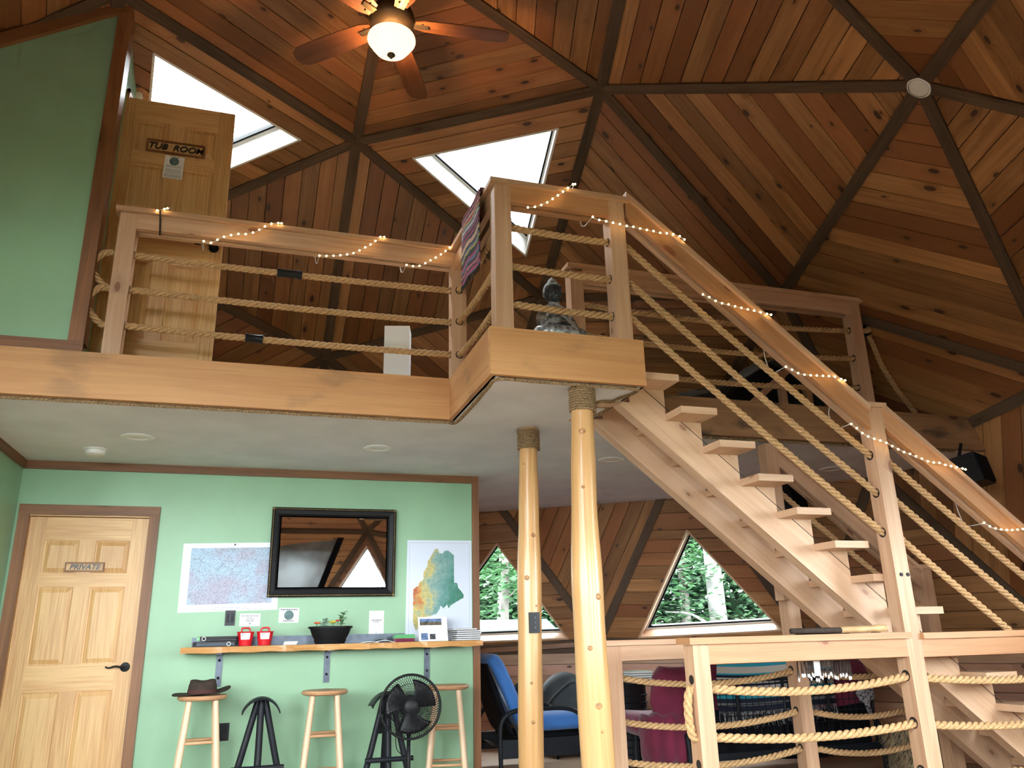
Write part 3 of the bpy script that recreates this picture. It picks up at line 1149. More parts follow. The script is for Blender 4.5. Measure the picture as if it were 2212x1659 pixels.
# ================================================================== lower rooms, loft deck
YW, YB, YP = 6.65, 4.818, 3.865
ZC, ZL = 2.445, 2.72
poly = clip([(p.x, p.y) for p in slice_poly(ZC, .0)], 0, 1, YB + .04)
cl = struct('ceiling_loft', 'white plaster ceiling under the loft', (1, 6, ZC))
MB().prism([(x, y, ZC) for x, y in poly], (0, 0, .05)).build('board', M['white_ceiling'], cl)
MB().box((1.16, YP + .03, ZC), (2.06, YB + .04, ZC + .05)).build('board', M['white_ceiling'], cl)
poly = clip([(p.x, p.y) for p in slice_poly(ZL, .03)], 0, 1, YB + .02)
lf = struct('floor_loft', 'wooden loft floor above the white ceiling', (1, 6, ZC))
MB().prism([(x, y, ZL - .04) for x, y in poly], (0, 0, .035)).build('deck', M['floor'], lf)
MB().box((1.15, YP + .02, ZL - .04), (2.065, YB + .02, ZL - .005)).build('deck', M['floor'], lf)


def lbeam(label, lo, hi, mat, grain, name='loft_beam'):
    o = MB().box(lo, hi).build(name, mat, grain=grain, bevel=.004, org=lo)
    return tag(o, label, kind='structure')


lbeam('long rough-sawn fascia beam along the loft edge below the left rope railing', (-3.6, YB, ZC), (1.135, YB + .045, ZL), M['beam'], (1, 0, 0))
lbeam('short fascia board on the left side of the stair landing', (1.135, YP + .04, ZC), (1.175, YB + .045, ZL), M['beam'], (0, 1, 0))
lbeam('fascia board across the front of the stair landing', (1.135, YP, ZC), (2.06, YP + .04, ZL), M['beam'], (1, 0, 0))
lbeam('thin board closing the stair landing toward the steps', (2.045, YP + .04, ZC), (2.066, YB, ZL), M['rail'], (0, 1, 0))
lbeam('dark stained loft beam running behind the stairs to the dome wall', (2.066, YB, ZC), (5.62, YB + .045, ZL), M['beam_dark'], (1, 0, 0))

# green partition with the private door
dx0, dx1 = -1.597, -.786
wp = struct('wall_partition', 'sage green wall behind the bar shelf', (0, YW, 0))
mb = MB()
mb.box((-1.80, YW, 0), (dx0 - .02, YW + .12, ZC)).box((dx1 + .02, YW, 0), (1.765, YW + .12, ZC)).box((dx0 - .02, YW, 2.06), (dx1 + .02, YW + .12, ZC))
mb.build('wall_face', M['green'], wp)
MB().box((1.763, YW - .018, 0), (1.822, YW + .14, ZC - .062)).build('corner_board', M['trim'], wp, grain=(0, 0, 1), bevel=.003)
MB().box((-1.69, YW - .02, ZC - .062), (1.822, YW, ZC)).build('crown_board', M['trim'], wp, grain=(1, 0, 0), bevel=.003)
wl = struct('wall_left', 'green side wall at the left end of the bar', (-1.69, 5.7, 0))
MB().box((-1.81, YB + .06, 0), (-1.69, YW, ZC)).build('wall_face', M['green'], wl)
MB().box((-1.69, YB + .06, ZC - .062), (-1.668, YW - .02, ZC)).build('crown_board', M['trim'], wl, grain=(0, 1, 0), bevel=.003)
# back room behind the partition is closed off toward the window bay
wr = struct('wall_room_side', 'green side wall of the back room beside the window bay', (1.7, 7.5, 0))
MB().box((1.70, YW + .12, 0), (1.80, 8.55, ZC)).build('wall_face', M['cedar'], wr, grain=(0, 1, 0))


def casing(parent, x0, x1, ztop, y, w, mat):
    MB().box((x0 - w, y - .02, 0), (x0, y + .0, ztop)).build('casing', mat, parent, grain=(0, 0, 1), bevel=.003)
    MB().box((x1, y - .02, 0), (x1 + w, y + .0, ztop)).build('casing', mat, parent, grain=(0, 0, 1), bevel=.003)
    MB().box((x0 - w, y - .022, ztop), (x1 + w, y + .0, ztop + w)).build('casing', mat, parent, grain=(1, 0, 0), bevel=.003)


def six_panel(parent, x0, x1, z0, z1, y, mat, th=.036):
    """leaf in an x-z plane, face at y looking toward -y"""
    W, Hh = x1 - x0, z1 - z0
    st = .115 * W / .81
    mw = .11 * W / .81
    zr = [0, .24, .80, .98, 1.52, 1.62, 1.86, 2.03]
    zr = [z0 + v / 2.03 * Hh for v in zr]
    xm0, xm1 = (x0 + x1) / 2 - mw / 2, (x0 + x1) / 2 + mw / 2
    for a, b in ((x0, x0 + st), (x1 - st, x1)):
        MB().box((a, y, z0), (b, y + th, z1)).build('stile', mat, parent, grain=(0, 0, 1), bevel=.002)
    for i in (0, 2, 4, 6):
        MB().box((x0 + st, y + .0005, zr[i]), (x1 - st, y + th, zr[i + 1])).build('rail', mat, parent, grain=(1, 0, 0))
    for i in (1, 3, 5):
        MB().box((xm0, y + .0005, zr[i]), (xm1, y + th, zr[i + 1])).build('mullion', mat, parent, grain=(0, 0, 1))
        for a, b in ((x0 + st, xm0), (xm1, x1 - st)):
            c, d = zr[i], zr[i + 1]
            k = .038
            mb = MB()
            vs = [(a, y + .012, c), (b, y + .012, c), (b, y + .012, d), (a, y + .012, d),
                  (a + .010, y + .014, c + .010), (b - .010, y + .014, c + .010), (b - .010, y + .014, d - .010), (a + .010, y + .014, d - .010),
                  (a + k, y + .004, c + k), (b - k, y + .004, c + k), (b - k, y + .004, d - k), (a + k, y + .004, d - k)]
            fs = [(8, 9, 10, 11)] + [(r * 4 + j, r * 4 + (j + 1) % 4, (r + 1) * 4 + (j + 1) % 4, (r + 1) * 4 + j) for r in (0, 1) for j in range(4)]
            vs += [(a, y + th - .01, c), (b, y + th - .01, c), (b, y + th - .01, d), (a, y + th - .01, d)]
            fs += [(12, 15, 14, 13)] + [(j, 12 + j, 12 + (j + 1) % 4, (j + 1) % 4) for j in range(4)]
            mb.add(vs, fs)
            mb.build('panel', mat, parent, grain=(0, 0, 1))


def lever(parent, c, dx, y_out=-1):
    """black rose and curved lever on a door face at c, pointing dx along x"""
    c = V(c)
    h = MB().lathe([(0, 0), (.031, 0), (.033, .004), (.030, .009), (.012, .012), (.011, .040), (0, .040)], c, 20, axis=(0, y_out, 0)).build('handle', M['black'], parent, smooth=True, auto=.6)
    pts = [c + V((0, y_out * .038, 0)), c + V((dx * .02, y_out * .045, .002)), c + V((dx * .06, y_out * .046, .008)), c + V((dx * .10, y_out * .044, -.002)), c + V((dx * .125, y_out * .040, .006))]
    MB().tube(spline(pts, 6), lambda t: .0085 - .003 * t, 10).build('lever', M['black'], h, smooth=True)


d1 = struct('door_1', 'pale pine six-panel door marked private in the green wall', ((dx0 + dx1) / 2, YW, 0))
six_panel(d1, dx0 + .003, dx1 - .003, .01, 2.03, YW + .02, M['door'])
casing(d1, dx0, dx1, 2.045, YW - .001, .072, M['trim'])
for a, b in ((dx0 - .02, dx0), (dx1, dx1 + .02)):
    MB().box((a, YW, 0), (b, YW + .12, 2.06)).build('jamb', M['door'], d1, grain=(0, 0, 1))
MB().box((dx0, YW, 2.035), (dx1, YW + .12, 2.06)).build('jamb', M['door'], d1, grain=(1, 0, 0))
kp = UY(270, 1441, YW + .02)
lever(d1, kp, -1)

# ---- loft tub room: green walls, open door
zt = lambda x: 4.77 + (x + 1.761) * (5.187 - 4.77) / (1.761 - 1.131)
wu = struct('wall_upper', 'green tub room wall standing on the loft beam', (-2, 4.87, ZL))
MB().prism([(-3.5, 4.875, ZL), (-1.09, 4.875, ZL), (-1.09, 4.875, zt(-1.09)), (-3.5, 4.875, zt(-3.5) - .2)], (0, .10, 0)).build('wall_face', M['green'], wu)
tcorn = lambda pxx, pyy: UY(pxx, pyy, 4.855)
MB().box((-1.118, 4.853, ZL + .075), (-1.035, 4.985, zt(-1.10) + .06)).build('corner_board', M['trim'], wu, grain=(0, 0, 1), bevel=.003)
MB().box((-3.5, 4.855, ZL), (-1.035, 4.875, ZL + .075)).build('base_board', M['trim'], wu, grain=(1, 0, 0), bevel=.003)
MB().beam((-3.4, 4.86, zt(-3.4) - .02), (-1.10, 4.86, zt(-1.10) - .02), (0, 0, 1), .03, .085).build('top_board', M['trim'], wu, grain=(1, 0, .66))
ws = struct('wall_upper_side', 'pale green side wall of the tub room beside the open door', (-1.1, 5.6, ZL))
MB().box((-1.13, 4.98, ZL), (-1.07, 5.20, 5.15)).build('wall_face', M['green'], ws)
MB().prism([(-1.13, 5.98, ZL), (-1.13, 7.9, ZL), (-1.13, 7.75, 3.6), (-1.13, 5.98, 4.72)], (.06, 0, 0)).build('wall_face', M['green'], ws)
MB().prism([(-1.13, 5.20, 4.80), (-1.13, 5.98, 4.80), (-1.13, 5.98, 4.72 + .1), (-1.13, 5.20, 5.12)], (.06, 0, 0)).build('wall_face', M['green'], ws)
for y0 in (5.20, 5.955):
    MB().box((-1.15, y0, ZL), (-1.05, y0 + .025, 4.80)).build('jamb', M['door'], ws, grain=(0, 0, 1))
MB().box((-1.15, 5.2, 4.77), (-1.05, 5.98, 4.80)).build('jamb', M['door'], ws, grain=(0, 1, 0))
d2 = struct('door_2', 'open pine six-panel tub room door on the loft behind the rope railing', (-.74, 5.23, ZL))
six_panel(d2, -1.095, -.355, ZL + .01, 4.74, 5.215, M['door'])
lever(d2, UY(462, 537, 5.215), -1)


def sign(label, cx, cz, w, h, y, body, size):
    t = thing('door_sign', label, 'sign', (cx, y, cz))
    yy = y - .012
    MB().box((cx - w / 2, y - .004, cz - h / 2), (cx + w / 2, y, cz + h / 2)).build('backboard', M['door'], t)
    b = h * .14
    for lo, hi in (((cx - w / 2, cz + h / 2 - b), (cx + w / 2, cz + h / 2)), ((cx - w / 2, cz - h / 2), (cx + w / 2, cz - h / 2 + b)),
                   ((cx - w / 2, cz - h / 2 + b), (cx - w / 2 + b, cz + h / 2 - b)), ((cx + w / 2 - b, cz - h / 2 + b), (cx + w / 2, cz + h / 2 - b))):
        MB().box((lo[0], yy, lo[1]), (hi[0], y, hi[1])).build('border', M['trim'], t, bevel=.002)
    text_obj(body, size, M['statue_black'], t, (cx, y - .009, cz - h * .02), (1, 0, 0), (0, 0, 1), .006, shear=.28, name='letter')
    return t


c1 = UY(380, 322, 5.214)
sign('dark framed wooden sign reading TUB ROOM on the loft door', c1.x, c1.z, .375, .098, 5.214, 'TUB  ROOM', .065)
c2 = UY(183, 1225, YW + .019)
sign('small wooden sign reading PRIVATE on the lower door', c2.x, c2.z, .262, .068, YW + .019, 'PRIVATE', .054)


def notice(label, cx, cz, w, h, y, rows, pic=None, rot=0.0, head=None, group=None):
    """sheet of paper on a wall plane y with printed rows: (z fraction, width fraction, height fraction)"""
    t = thing('paper_notice', label, 'notice', (cx, y, cz), group=group)
    R3 = Matrix.Rotation(rot, 3, 'Y')
    mb = MB()
    mb.box((cx - w / 2, y - .0015, cz - h / 2), (cx + w / 2, y, cz + h / 2), R3, (cx, y, cz))
    mb.build('sheet', M['paper'], t)
    if rows:
        mb = MB()
        for zf, wf, hf in rows:
            x = -w / 2 * wf
            while x < w / 2 * wf:
                l = w * (.03 + RND.random() * .07)
                mb.box((cx + x, y - .0022, cz - h / 2 + h * (zf - hf / 2)), (cx + min(x + l, w / 2 * wf), y - .0012, cz - h / 2 + h * (zf + hf / 2)), R3, (cx, y, cz))
                x += l + w * .018
        mb.build('print', M['ink'], t, kind='stuff')
    if pic:
        pxo, pzo, pr, ps, mat = pic
        MB().lathe([(0, 0), (pr, 0), (pr, .0014), (0, .0014)], (cx + w * pxo, y - .001, cz - h / 2 + h * pzo), 28, axis=(0, -1, 0), sx=1, sy=1).build('picture', mat, t)
    return t


c = UY(375, 362, 5.214)
notice('printed white notice with an oval picture below the TUB ROOM sign', c.x, c.z, .125, .175, 5.2138,
       [(.95, .5, .03)] + [(z, .8, .012) for z in (.58, .54, .50, .40, .36, .32, .28, .24)] + [(z, .85, .022) for z in (.16, .11, .06)], (0, .77, .031, 1, M['teal_print']), rot=.02)

# ceiling fittings
for i, (x, y) in enumerate(((298, 943), (817, 967), (1320, 992), (1797, 1012))):
    p = UZ(x, y, ZC)
    lab = ['recessed white ceiling light nearest the smoke detector above the private door', 'recessed white ceiling light above the mirror', 'recessed white ceiling light partly behind the front stair stringer', 'recessed white ceiling light seen between the stair ropes'][i]
    t = thing('recessed_light', lab, 'ceiling light', p, group='recessed lights in the loft ceiling')
    MB().lathe([(.062, -.001), (.105, -.001), (.107, -.006), (.10, -.012), (.068, -.010), (.062, -.001)], p, 32).build('trim_ring', M['white_plastic'], t, smooth=True, auto=.8)
    MB().lathe([(0, -.003), (.064, -.003), (.064, .0), (0, .0)], p, 24).build('lens', M['white_plastic'], t)
p = UZ(207, 970, ZC)
t = thing('smoke_detector', 'round white smoke detector on the loft ceiling near the private door', 'smoke detector', p)
MB().lathe([(0, -.045), (.05, -.045), (.064, -.038), (.068, -.012), (.068, 0), (0, 0)], p, 32).build('body', M['white_plastic'], t, smooth=True, auto=.6)
MB().lathe([(.078, 0), (.078, -.010), (.068, -.012)], p, 32).build('base_ring', M['white_plastic'], t, smooth=True, auto=.6)
t = thing('hub_light', 'round white puck light on the dome hub at upper right', 'ceiling light', HUB[28])
up = (CEN - HUB[28]).normalized()
MB().lathe([(0, .062), (.05, .062), (.062, .058), (.068, .048), (.068, .045), (0, .045)], HUB[28], 32, axis=up).build('lens', M['white_plastic'], t, smooth=True, auto=.5)
MB().lathe([(.066, .045), (.078, .045), (.078, .054), (.066, .058)], HUB[28], 32, axis=up).build('trim_ring', M['white_plastic'], t, smooth=True, auto=.5)
p = V((-1.075, 5.55, 4.98))
t = thing('wall_alarm', 'small white round alarm above the open tub room door', 'alarm', p)
MB().lathe([(0, .045), (.045, .045), (.055, .035), (.06, 0), (0, 0)], p, 24, axis=(1, 0, 0)).build('body', M['white_plastic'], t, smooth=True, auto=.6)

# ================================================================== columns
def column(label, path, r0, r1, ztop, knots, wrap_h, wrap_r):
    base = path[-1]
    t = thing('log_column', label, 'column', (base[0], base[1], 0))
    pth = spline([(p[0], p[1], p[2]) for p in path], 10)
    ph = RND.random() * 6

    def rad(s):
        z = s
        return r0 + (r1 - r0) * s + .0035 * math.sin(9 * s + ph) + .0022 * math.sin(23 * s + ph)
    MB().tube(pth, rad, 28).build('log', M['log'], t, smooth=True, auto=.9)
    for z, ang, sz in knots:
        i = min(range(len(pth)), key=lambda k: abs(pth[k].z - z))
        c = pth[i]
        d = V((math.cos(ang), math.sin(ang), .1)).normalized()
        s = i / (len(pth) - 1)
        MB().lathe([(0, .006), (sz * .6, .0055), (sz * .85, .002), (sz * 1.2, -.012)], c + d * (rad(s) - .003), 14, axis=d).build('knot', M['knot'], t, smooth=True)
    # hemp wrapped round the head
    n = 9
    pts = []
    c = pth[0]
    for i in range(n * 20 + 1):
        a = 2 * PI * i / 20
        pts.append(V((c.x + wrap_r * math.cos(a), c.y + wrap_r * math.sin(a), ztop - .008 - wrap_h * i / (n * 20))))
    MB().rope(pts, wrap_h / n * .56, step=.011).build('rope_wrap', M['jute'], t, smooth=True)
    return t


YC1, YC2 = 3.985, 4.95
col1 = [(*UY(x, y, YC1).xy, z) for x, y, z in ((1257, 850, ZC), (1259, 960, 2.1), (1262, 1100, 1.749), (1268, 1250, 1.383), (1276, 1400, 1.03), (1293, 1659, .47), (1300, 1659, .0))]
column('front peeled log column under the stair landing, nearest the rope-railed steps', col1, .064, .092, ZC, [(2.18, -2.0, .022), (1.85, -2.0, .012), (1.27, -1.25, .022), (1.05, -2.0, .016), (.78, -1.7, .021), (.62, -1.6, .010)], .135, .070)
col2 = [(*UY(x, y, YC2).xy, z) for x, y, z in ((1141, 935, ZC), (1142, 1080, 1.95), (1143, 1200, 1.6), (1145, 1400, 1.03), (1148, 1659, .35), (1150, 1659, 0))]
column('rear peeled log column with a black switch plate, left of the front column', col2, .064, .084, ZC, [(2.2, -2.4, .010), (1.72, -1.5, .018), (1.44, -2.1, .020), (1.28, -1.3, .010), (.85, -1.8, .012), (.60, -1.7, .015)], .135, .070)
p = UY(1154, 1345, YC2 - .083)
t = thing('switch_plate', 'black switch plate with three screws on the rear log column', 'switch', p)
MB().box((p.x - .035, p.y - .006, p.z - .062), (p.x + .035, p.y + .004, p.z + .062)).build('plate', M['black_gloss'], t, bevel=.003)
for k in (-.03, 0, .03):
    MB().lathe([(0, .0075), (.004, .0075), (.005, .005), (.005, 0)], (p.x + .005, p.y, p.z + k), 10, axis=(0, -1, 0)).build('screw', M['iron'], t)

# ================================================================== railings
PW = .10   # post width
ROPE_R = .0215


def post(parent, x0, y0, z0, z1, w=PW, d=PW, mat='rail', name='post'):
    return MB().box((x0, y0, z0), (x0 + w, y0 + d, z1)).build(name, M[mat], parent, grain=(0, 0, 1), bevel=.005)


def hole(parent, c, axis, r=.027):
    MB().lathe([(0, .0012), (r, .0012), (r, -.004), (0, -.004)], c, 18, axis=axis).build('rope_hole', M['hole'], parent)


def rope(parent, path, r=ROPE_R, mat='hemp', smooth=True, name='rope'):
    return MB().rope(path, r).build(name, M[mat], parent, smooth=True)


def toprail(parent, a, b, z, y, mat='rail', cap=.148, capth=.03, bh=.105, over=(0, 0)):
    """cap board on two boards along x, posts of width PW start at y"""
    MB().box((a - over[0], y + PW / 2 - cap / 2, z - capth), (b + over[1], y + PW / 2 + cap / 2, z)).build('cap_rail', M[mat], parent, grain=(1, 0, 0), bevel=.004)


def boards(parent, a, b, z0, z1, y, mat='rail'):
    MB().box((a, y, z0), (b, y + .036, z1)).build('top_board', M[mat], parent, grain=(1, 0, 0), bevel=.003)
    MB().box((a, y + PW - .036, z0 - .006), (b, y + PW, z1)).build('top_board', M[mat], parent, grain=(1, 0, 0), bevel=.003)


# --- left loft railing
yl = 4.868
L1 = thing('loft_railing', 'rope railing along the loft edge left of the landing, with string lights', 'railing', (.1, yl, ZL))
pa = post(L1, -.940, yl, ZL, 3.665)
pb = post(L1, 1.165, yl, ZL, 3.665)
toprail(L1, -.965, 1.27, 3.70, yl)
boards(L1, -.84, 1.165, 3.565, 3.668, yl)
yc = yl + PW / 2
for k, (za, zb) in enumerate(((3.405, 3.395), (3.172, 3.158), (2.935, 2.925))):
    path = sag((-.86, yc, za), (1.18, yc, zb), .012)
    r = rope(L1, path)
    hole(L1, (-.840, yc, za), (1, 0, 0))
    hole(L1, (1.165, yc, zb), (-1, 0, 0))
    if k in (0, 2):
        x0, ln = (.012, .155) if k == 0 else (-.15, .105)
        i0 = (x0 + .86) / 2.04
        q0 = V((x0, yc, za - .012 * 4 * i0 * (1 - i0)))
        q1 = q0 + V((ln, 0, -.004))
        s = MB()
        s.tube([q0, q0.lerp(q1, .12), q0.lerp(q1, .2), q0.lerp(q1, .8), q0.lerp(q1, .88), q1], lambda t_: .030 if t_ < .3 or t_ > .7 else .027, 18)
        cp = s.build('coupling', M['black'], r, smooth=True, auto=.6)
        if k == 0:
            pass
    # loops on the left side of the end post
    if k < 2:
        z2 = (3.172, 2.935)[k]
        MB().rope(spline([(-.93, yc, za), (-1.0, yc - .01, za - .01), (-1.055, yc - .01, za - .07), (-1.06, yc - .01, (za + z2) / 2), (-1.03, yc, z2 + .06), (-.97, yc, z2), (-.93, yc, z2)], 8), ROPE_R).build('rope', M['hemp'], L1, smooth=True)
for k in (0, 1):
    MB().tube([UY(346, 452 + 0, yl - .028), UY(346, 480, yl - .014), UY(345, 508, yl - .012)], .0045, 8).build('cable_tie', M['black'], L1, smooth=True) if k == 0 else None

# --- landing railing: side run and front run
PF = 3.892
L2 = thing('landing_railing', 'rope railing around the stair landing with a rag rug hung on its side', 'railing', (1.6, 4.2, ZL))
q1 = post(L2, 1.183, PF, ZL, 3.63)
q2 = post(L2, 1.912, PF, ZL, 3.63)
MB().box((1.155, PF - .025, 3.632), (2.045, PF + .125, 3.662)).build('cap_rail', M['rail'], L2, grain=(1, 0, 0), bevel=.004)
MB().prism([(1.150, PF + .125, 3.632), (1.298, PF + .125, 3.632), (1.298, yl - .026, 3.669), (1.150, yl - .026, 3.669)], (0, 0, .03)).build('cap_rail', M['rail'], L2, grain=(0, 1, 0), bevel=.004)
boards(L2, 1.283, 1.912, 3.527, 3.632, PF, 'rail_orange')
for x in (1.183, 1.247):
    MB().box((x, PF + PW, 3.53), (x + .036, yl, 3.632)).build('top_board', M['rail'], L2, grain=(0, 1, 0), bevel=.003)
ycf = PF + PW / 2
for za, zb in ((3.385, 3.37), (3.135, 3.125), (2.90, 2.885)):
    rope(L2, sag((1.27, ycf, za), (1.925, ycf, zb), .006))
    hole(L2, (1.283, ycf, za), (1, 0, 0))
    hole(L2, (1.912, ycf, zb), (-1, 0, 0))
for za, zb in ((3.37, 3.37), (3.14, 3.13), (2.90, 2.89)):
    rope(L2, sag((1.215, PF + PW - .01, zb), (1.215, yl + .01, za + .01), .02))
    hole(L2, (1.215, yl, za + .01), (0, -1, 0))

# --- staircase
ST = thing('staircase', 'open pale pine staircase descending right from the loft landing', 'stairs', (2.1, 4.4, 0))
RISE, RUN = .1945, .2395
Z0, X0 = 2.578, 2.108       # first tread top, back edge
TH = .042
NTR = 13
for i in range(NTR):
    z = Z0 - RISE * i
    x = X0 + RUN * i
    MB().box((x, 4.0, z - TH), (x + .243, 4.81 if i == 0 else 4.855, z)).build('tread', M['tread'], ST, grain=(0, 1, 0), bevel=.004)
for y0 in (4.195, 4.60):
    pts = [(2.03, ZC)]
    up = []
    for i in range(NTR):
        z = Z0 - RISE * i - TH
        x = X0 + RUN * i
        up += [(x + .0025, z), (x + .241, z)]
    xe, ze = up[-1]
    low = lambda x: 2.434 - .812 * (x - 2.035)
    xf = 2.035 + 2.434 / .812
    up = [(X0 - .05, ZC)] + [(X0 - .05, up[0][1])] + up if up[0][1] > ZC else [(X0 - .12, ZC), (X0 + .03, ZC)] + up
    prof = up + [(xe, max(.0, ze - .19)), (xf, 0.0), (2.035, 2.434), (1.93, ZC)]
    # sawtooth carriage as a strip of convex slices
    mb = MB()
    for i in range(NTR):
        z = Z0 - RISE * i - TH
        x = X0 + RUN * i
        xa, xb = x + .0025, x + .2420
        la, lb = max(0, low(xa)), max(0, low(xb))
        if z - min(la, lb) < .02:
            continue
        mb.prism([(xa, y0, la), (xb, y0, lb), (xb, y0, z), (xa, y0, z)], (0, .085, 0))
    mb.prism([(1.90, y0, ZC), (1.95, y0, ZC - .02), (2.035, y0, low(2.035)), (X0 + .0025, y0, low(X0)), (X0 + .0025, y0, ZC)], (0, .085, 0))
    bm_ = mb.build('stringer', M['tread'], ST, grain=(1, 0, -.812))
    # the joint line between carriage and saw-tooth blocks
    MB().beam((X0 + .03, y0 - .0004, low(X0 + .03) + .245), (X0 + 2.6, y0 - .0004, low(X0 + 2.6) + .245), (0, 0, 1), .0012, .004).build('glue_line', M['hole'], ST)

# --- near stair railing
SR = thing('stair_railing', 'sloping rope handrail on the near side of the stairs with string lights', 'railing', (3.6, PF, 0))
tx = 3.612
tall = post(SR, tx, PF, 0, 2.425, w=.105)
MB().box((tx - .02, PF - .02, 2.425), (tx + .13, PF + .12, 2.456)).build('post_cap', M['rail'], SR, grain=(1, 0, 0), bevel=.004)
for k in (-.02, .028):
    MB().lathe([(0, .007), (.011, .007), (.012, .004), (.012, 0)], (tx + .06 + k, PF, 1.398), 6, axis=(0, -1, 0)).build('bolt', M['black'], SR)


def sloped(parent, a, b, y, mat='rail_orange', bh=.120, capw=.148):
    """cap and two boards from a to b = (x, z of cap top)"""
    sl = (b[1] - a[1]) / (b[0] - a[0])
    pr = lambda x, dz: (x, y, a[1] + sl * (x - a[0]) + dz)
    A, B = a[0], b[0]
    for (dz0, dz1, y0, dy, nm, mt) in ((-.036, 0, PW / 2 - capw / 2, capw, 'cap_rail', 'rail'), (-.036 - bh, -.036, 0, .036, 'top_board', mat), (-.042 - bh, -.036, PW - .036, .036, 'top_board', 'rail')):
        poly_ = [pr(A, dz0), pr(B, dz0), pr(B, dz1), pr(A, dz1)]
        MB().prism([(x, y + y0, z) for x, _, z in poly_], (0, dy, 0)).build(nm, M[mt], parent, grain=(1, 0, sl), bevel=.003)


sloped(SR, (2.025, 3.70), (tx, 2.438), PF)
sloped(SR, (tx + .105, 2.452), (5.55, 2.452 - .785 * (5.55 - tx - .105)), PF)
for a, b in (((2.0, 3.385), (tx + .01, 2.12)), ((2.0, 3.15), (tx + .01, 1.885)), ((2.0, 2.915), (tx + .01, 1.645))):
    rope(SR, sag((a[0], ycf, a[1]), (b[0], ycf, b[1]), .015))
    hole(SR, (tx, ycf, b[1] + .005), (-1, 0, 0), .030)
for z in (2.125, 1.885, 1.645):
    rope(SR, sag((tx + .09, ycf, z), (5.5, ycf, z - .745 * (5.5 - tx - .09)), .02))
post(SR, 5.5, PF, 0, 1.02)

# --- lower front railing
LR = thing('lower_railing', 'lower rope railing nearest the viewer, tied into the tall stair post', 'railing', (2.9, PF, 0))
pp = post(LR, 2.222, PF, 0, 1.037, w=.094)
boards(LR, 2.316, tx, .940, 1.040, PF, 'rail_orange')
MB().box((2.195, PF - .025, 1.040), (tx + .02, PF + .125, 1.074)).build('cap_rail', M['rail_orange'], LR, grain=(1, 0, 0), bevel=.004)
boards(LR, tx + .105, 5.5, .935, 1.034, PF, 'rail_orange')
MB().box((tx + .105, PF - .025, 1.034), (5.5, PF + .125, 1.068)).build('cap_rail', M['rail_orange'], LR, grain=(1, 0, 0), bevel=.004)
for za, zb, s in ((.822, .832, .045), (.585, .582, .035), (.34, .335, .03)):
    MB().rope(sag((2.300, ycf, za), (tx + .01, ycf, zb), s), .0235).build('rope', M['hemp_new'], LR, smooth=True)
    hole(LR, (tx, ycf, zb + .004), (-1, 0, 0), .031)
    MB().rope(sag((tx + .09, ycf, zb - .01), (5.5, ycf, zb + .02), .05), .0235).build('rope', M['hemp_new'], LR, smooth=True)
MB().rope(spline([(2.235, ycf, .82), (2.205, ycf - .01, .815), (2.186, ycf - .015, .75), (2.186, ycf - .015, .66), (2.203, ycf - .01, .595), (2.235, ycf, .585)], 8), .0235).build('rope', M['hemp_new'], LR, smooth=True)
for z in (.865, .46):
    hole(LR, (2.222, ycf - .01, z), (-1, 0, 0), .024)

# --- lower rear railing
yr = 5.0
RR = thing('rear_railing', 'second rope railing behind the front one, below the stairs', 'railing', (3, yr, 0))
post(RR, 2.228, yr, 0, 1.030)
post(RR, 3.645, yr, 0, 1.70)
boards(RR, 2.328, 3.645, .935, 1.030, yr, 'rail')
MB().box((2.200, yr - .025, 1.030), (3.645, yr + .125, 1.063)).build('cap_rail', M['rail'], RR, grain=(1, 0, 0), bevel=.004)
for z in (.836, .570, .335):
    MB().rope(sag((2.29, yr + .05, z), (3.66, yr + .05, z - .006), .065), ROPE_R).build('rope', M['hemp_new'], RR, smooth=True)
    MB().rope(sag((3.74, yr + .05, z - .006), (4.72, yr + .05, z - .01), .06), ROPE_R).build('rope', M['hemp'], RR, smooth=True)
    hole(RR, (3.645, yr + .05, z), (-1, 0, 0))
    hole(RR, (2.228, yr + .05, z), (-1, 0, 0))

# --- far side stair railing
FR = thing('far_stair_railing', 'handrail on the far side of the stairs, partly hidden by the treads', 'railing', (4, 4.92, 0))
yf = 4.87
post(FR, 3.53, yf, 1.3, 2.42)
post(FR, 4.755, yf, 0, 1.515)
MB().box((4.69, yf - .02, 1.515), (4.89, yf + .12, 1.545)).build('post_cap', M['rail'], FR, grain=(1, 0, 0), bevel=.004)
sloped(FR, (3.63, 2.40), (4.755, 1.525), yf, 'rail')
for z0, z1 in ((2.10, 1.22), (1.87, 1.0)):
    rope(FR, sag((3.6, yf + .05, z0), (4.77, yf + .05, z1), .02))
    hole(FR, (4.755, yf + .05, z1), (-1, 0, 0))

# --- right loft railing
L3 = thing('loft_railing', 'rope railing along the loft edge behind the stairs, with a dangling rope end', 'railing', (3.3, yl, ZL))
post(L3, 2.045, yl, ZL, 3.64)
post(L3, 4.50, yl, ZL, 3.66)
MB().box((2.02, yl - .024, 3.658), (4.63, yl + .124, 3.69)).build('cap_rail', M['rail'], L3, grain=(1, 0, 0), bevel=.004)
boards(L3, 2.145, 4.50, 3.553, 3.658, yl, 'rail')
for z in (3.42, 3.18, 2.93):
    rope(L3, sag((2.13, yc, z - .02), (4.515, yc, z), .04))
    hole(L3, (4.50, yc, z), (-1, 0, 0))
rp = rope(L3, spline([(4.59, yc, 3.42), (4.70, yc, 3.44), UY(1872, 714, 5.0), UY(1890, 755, 5.02), UY(1905, 790, 5.03), UY(1940, 845, 5.05), UY(1978, 892, 5.1)], 8))
MB().tube([UY(1864, 706, 4.985), UY(1875, 722, 5.003)], .030, 14).build('coupling', M['black'], rp, smooth=True, auto=.6)

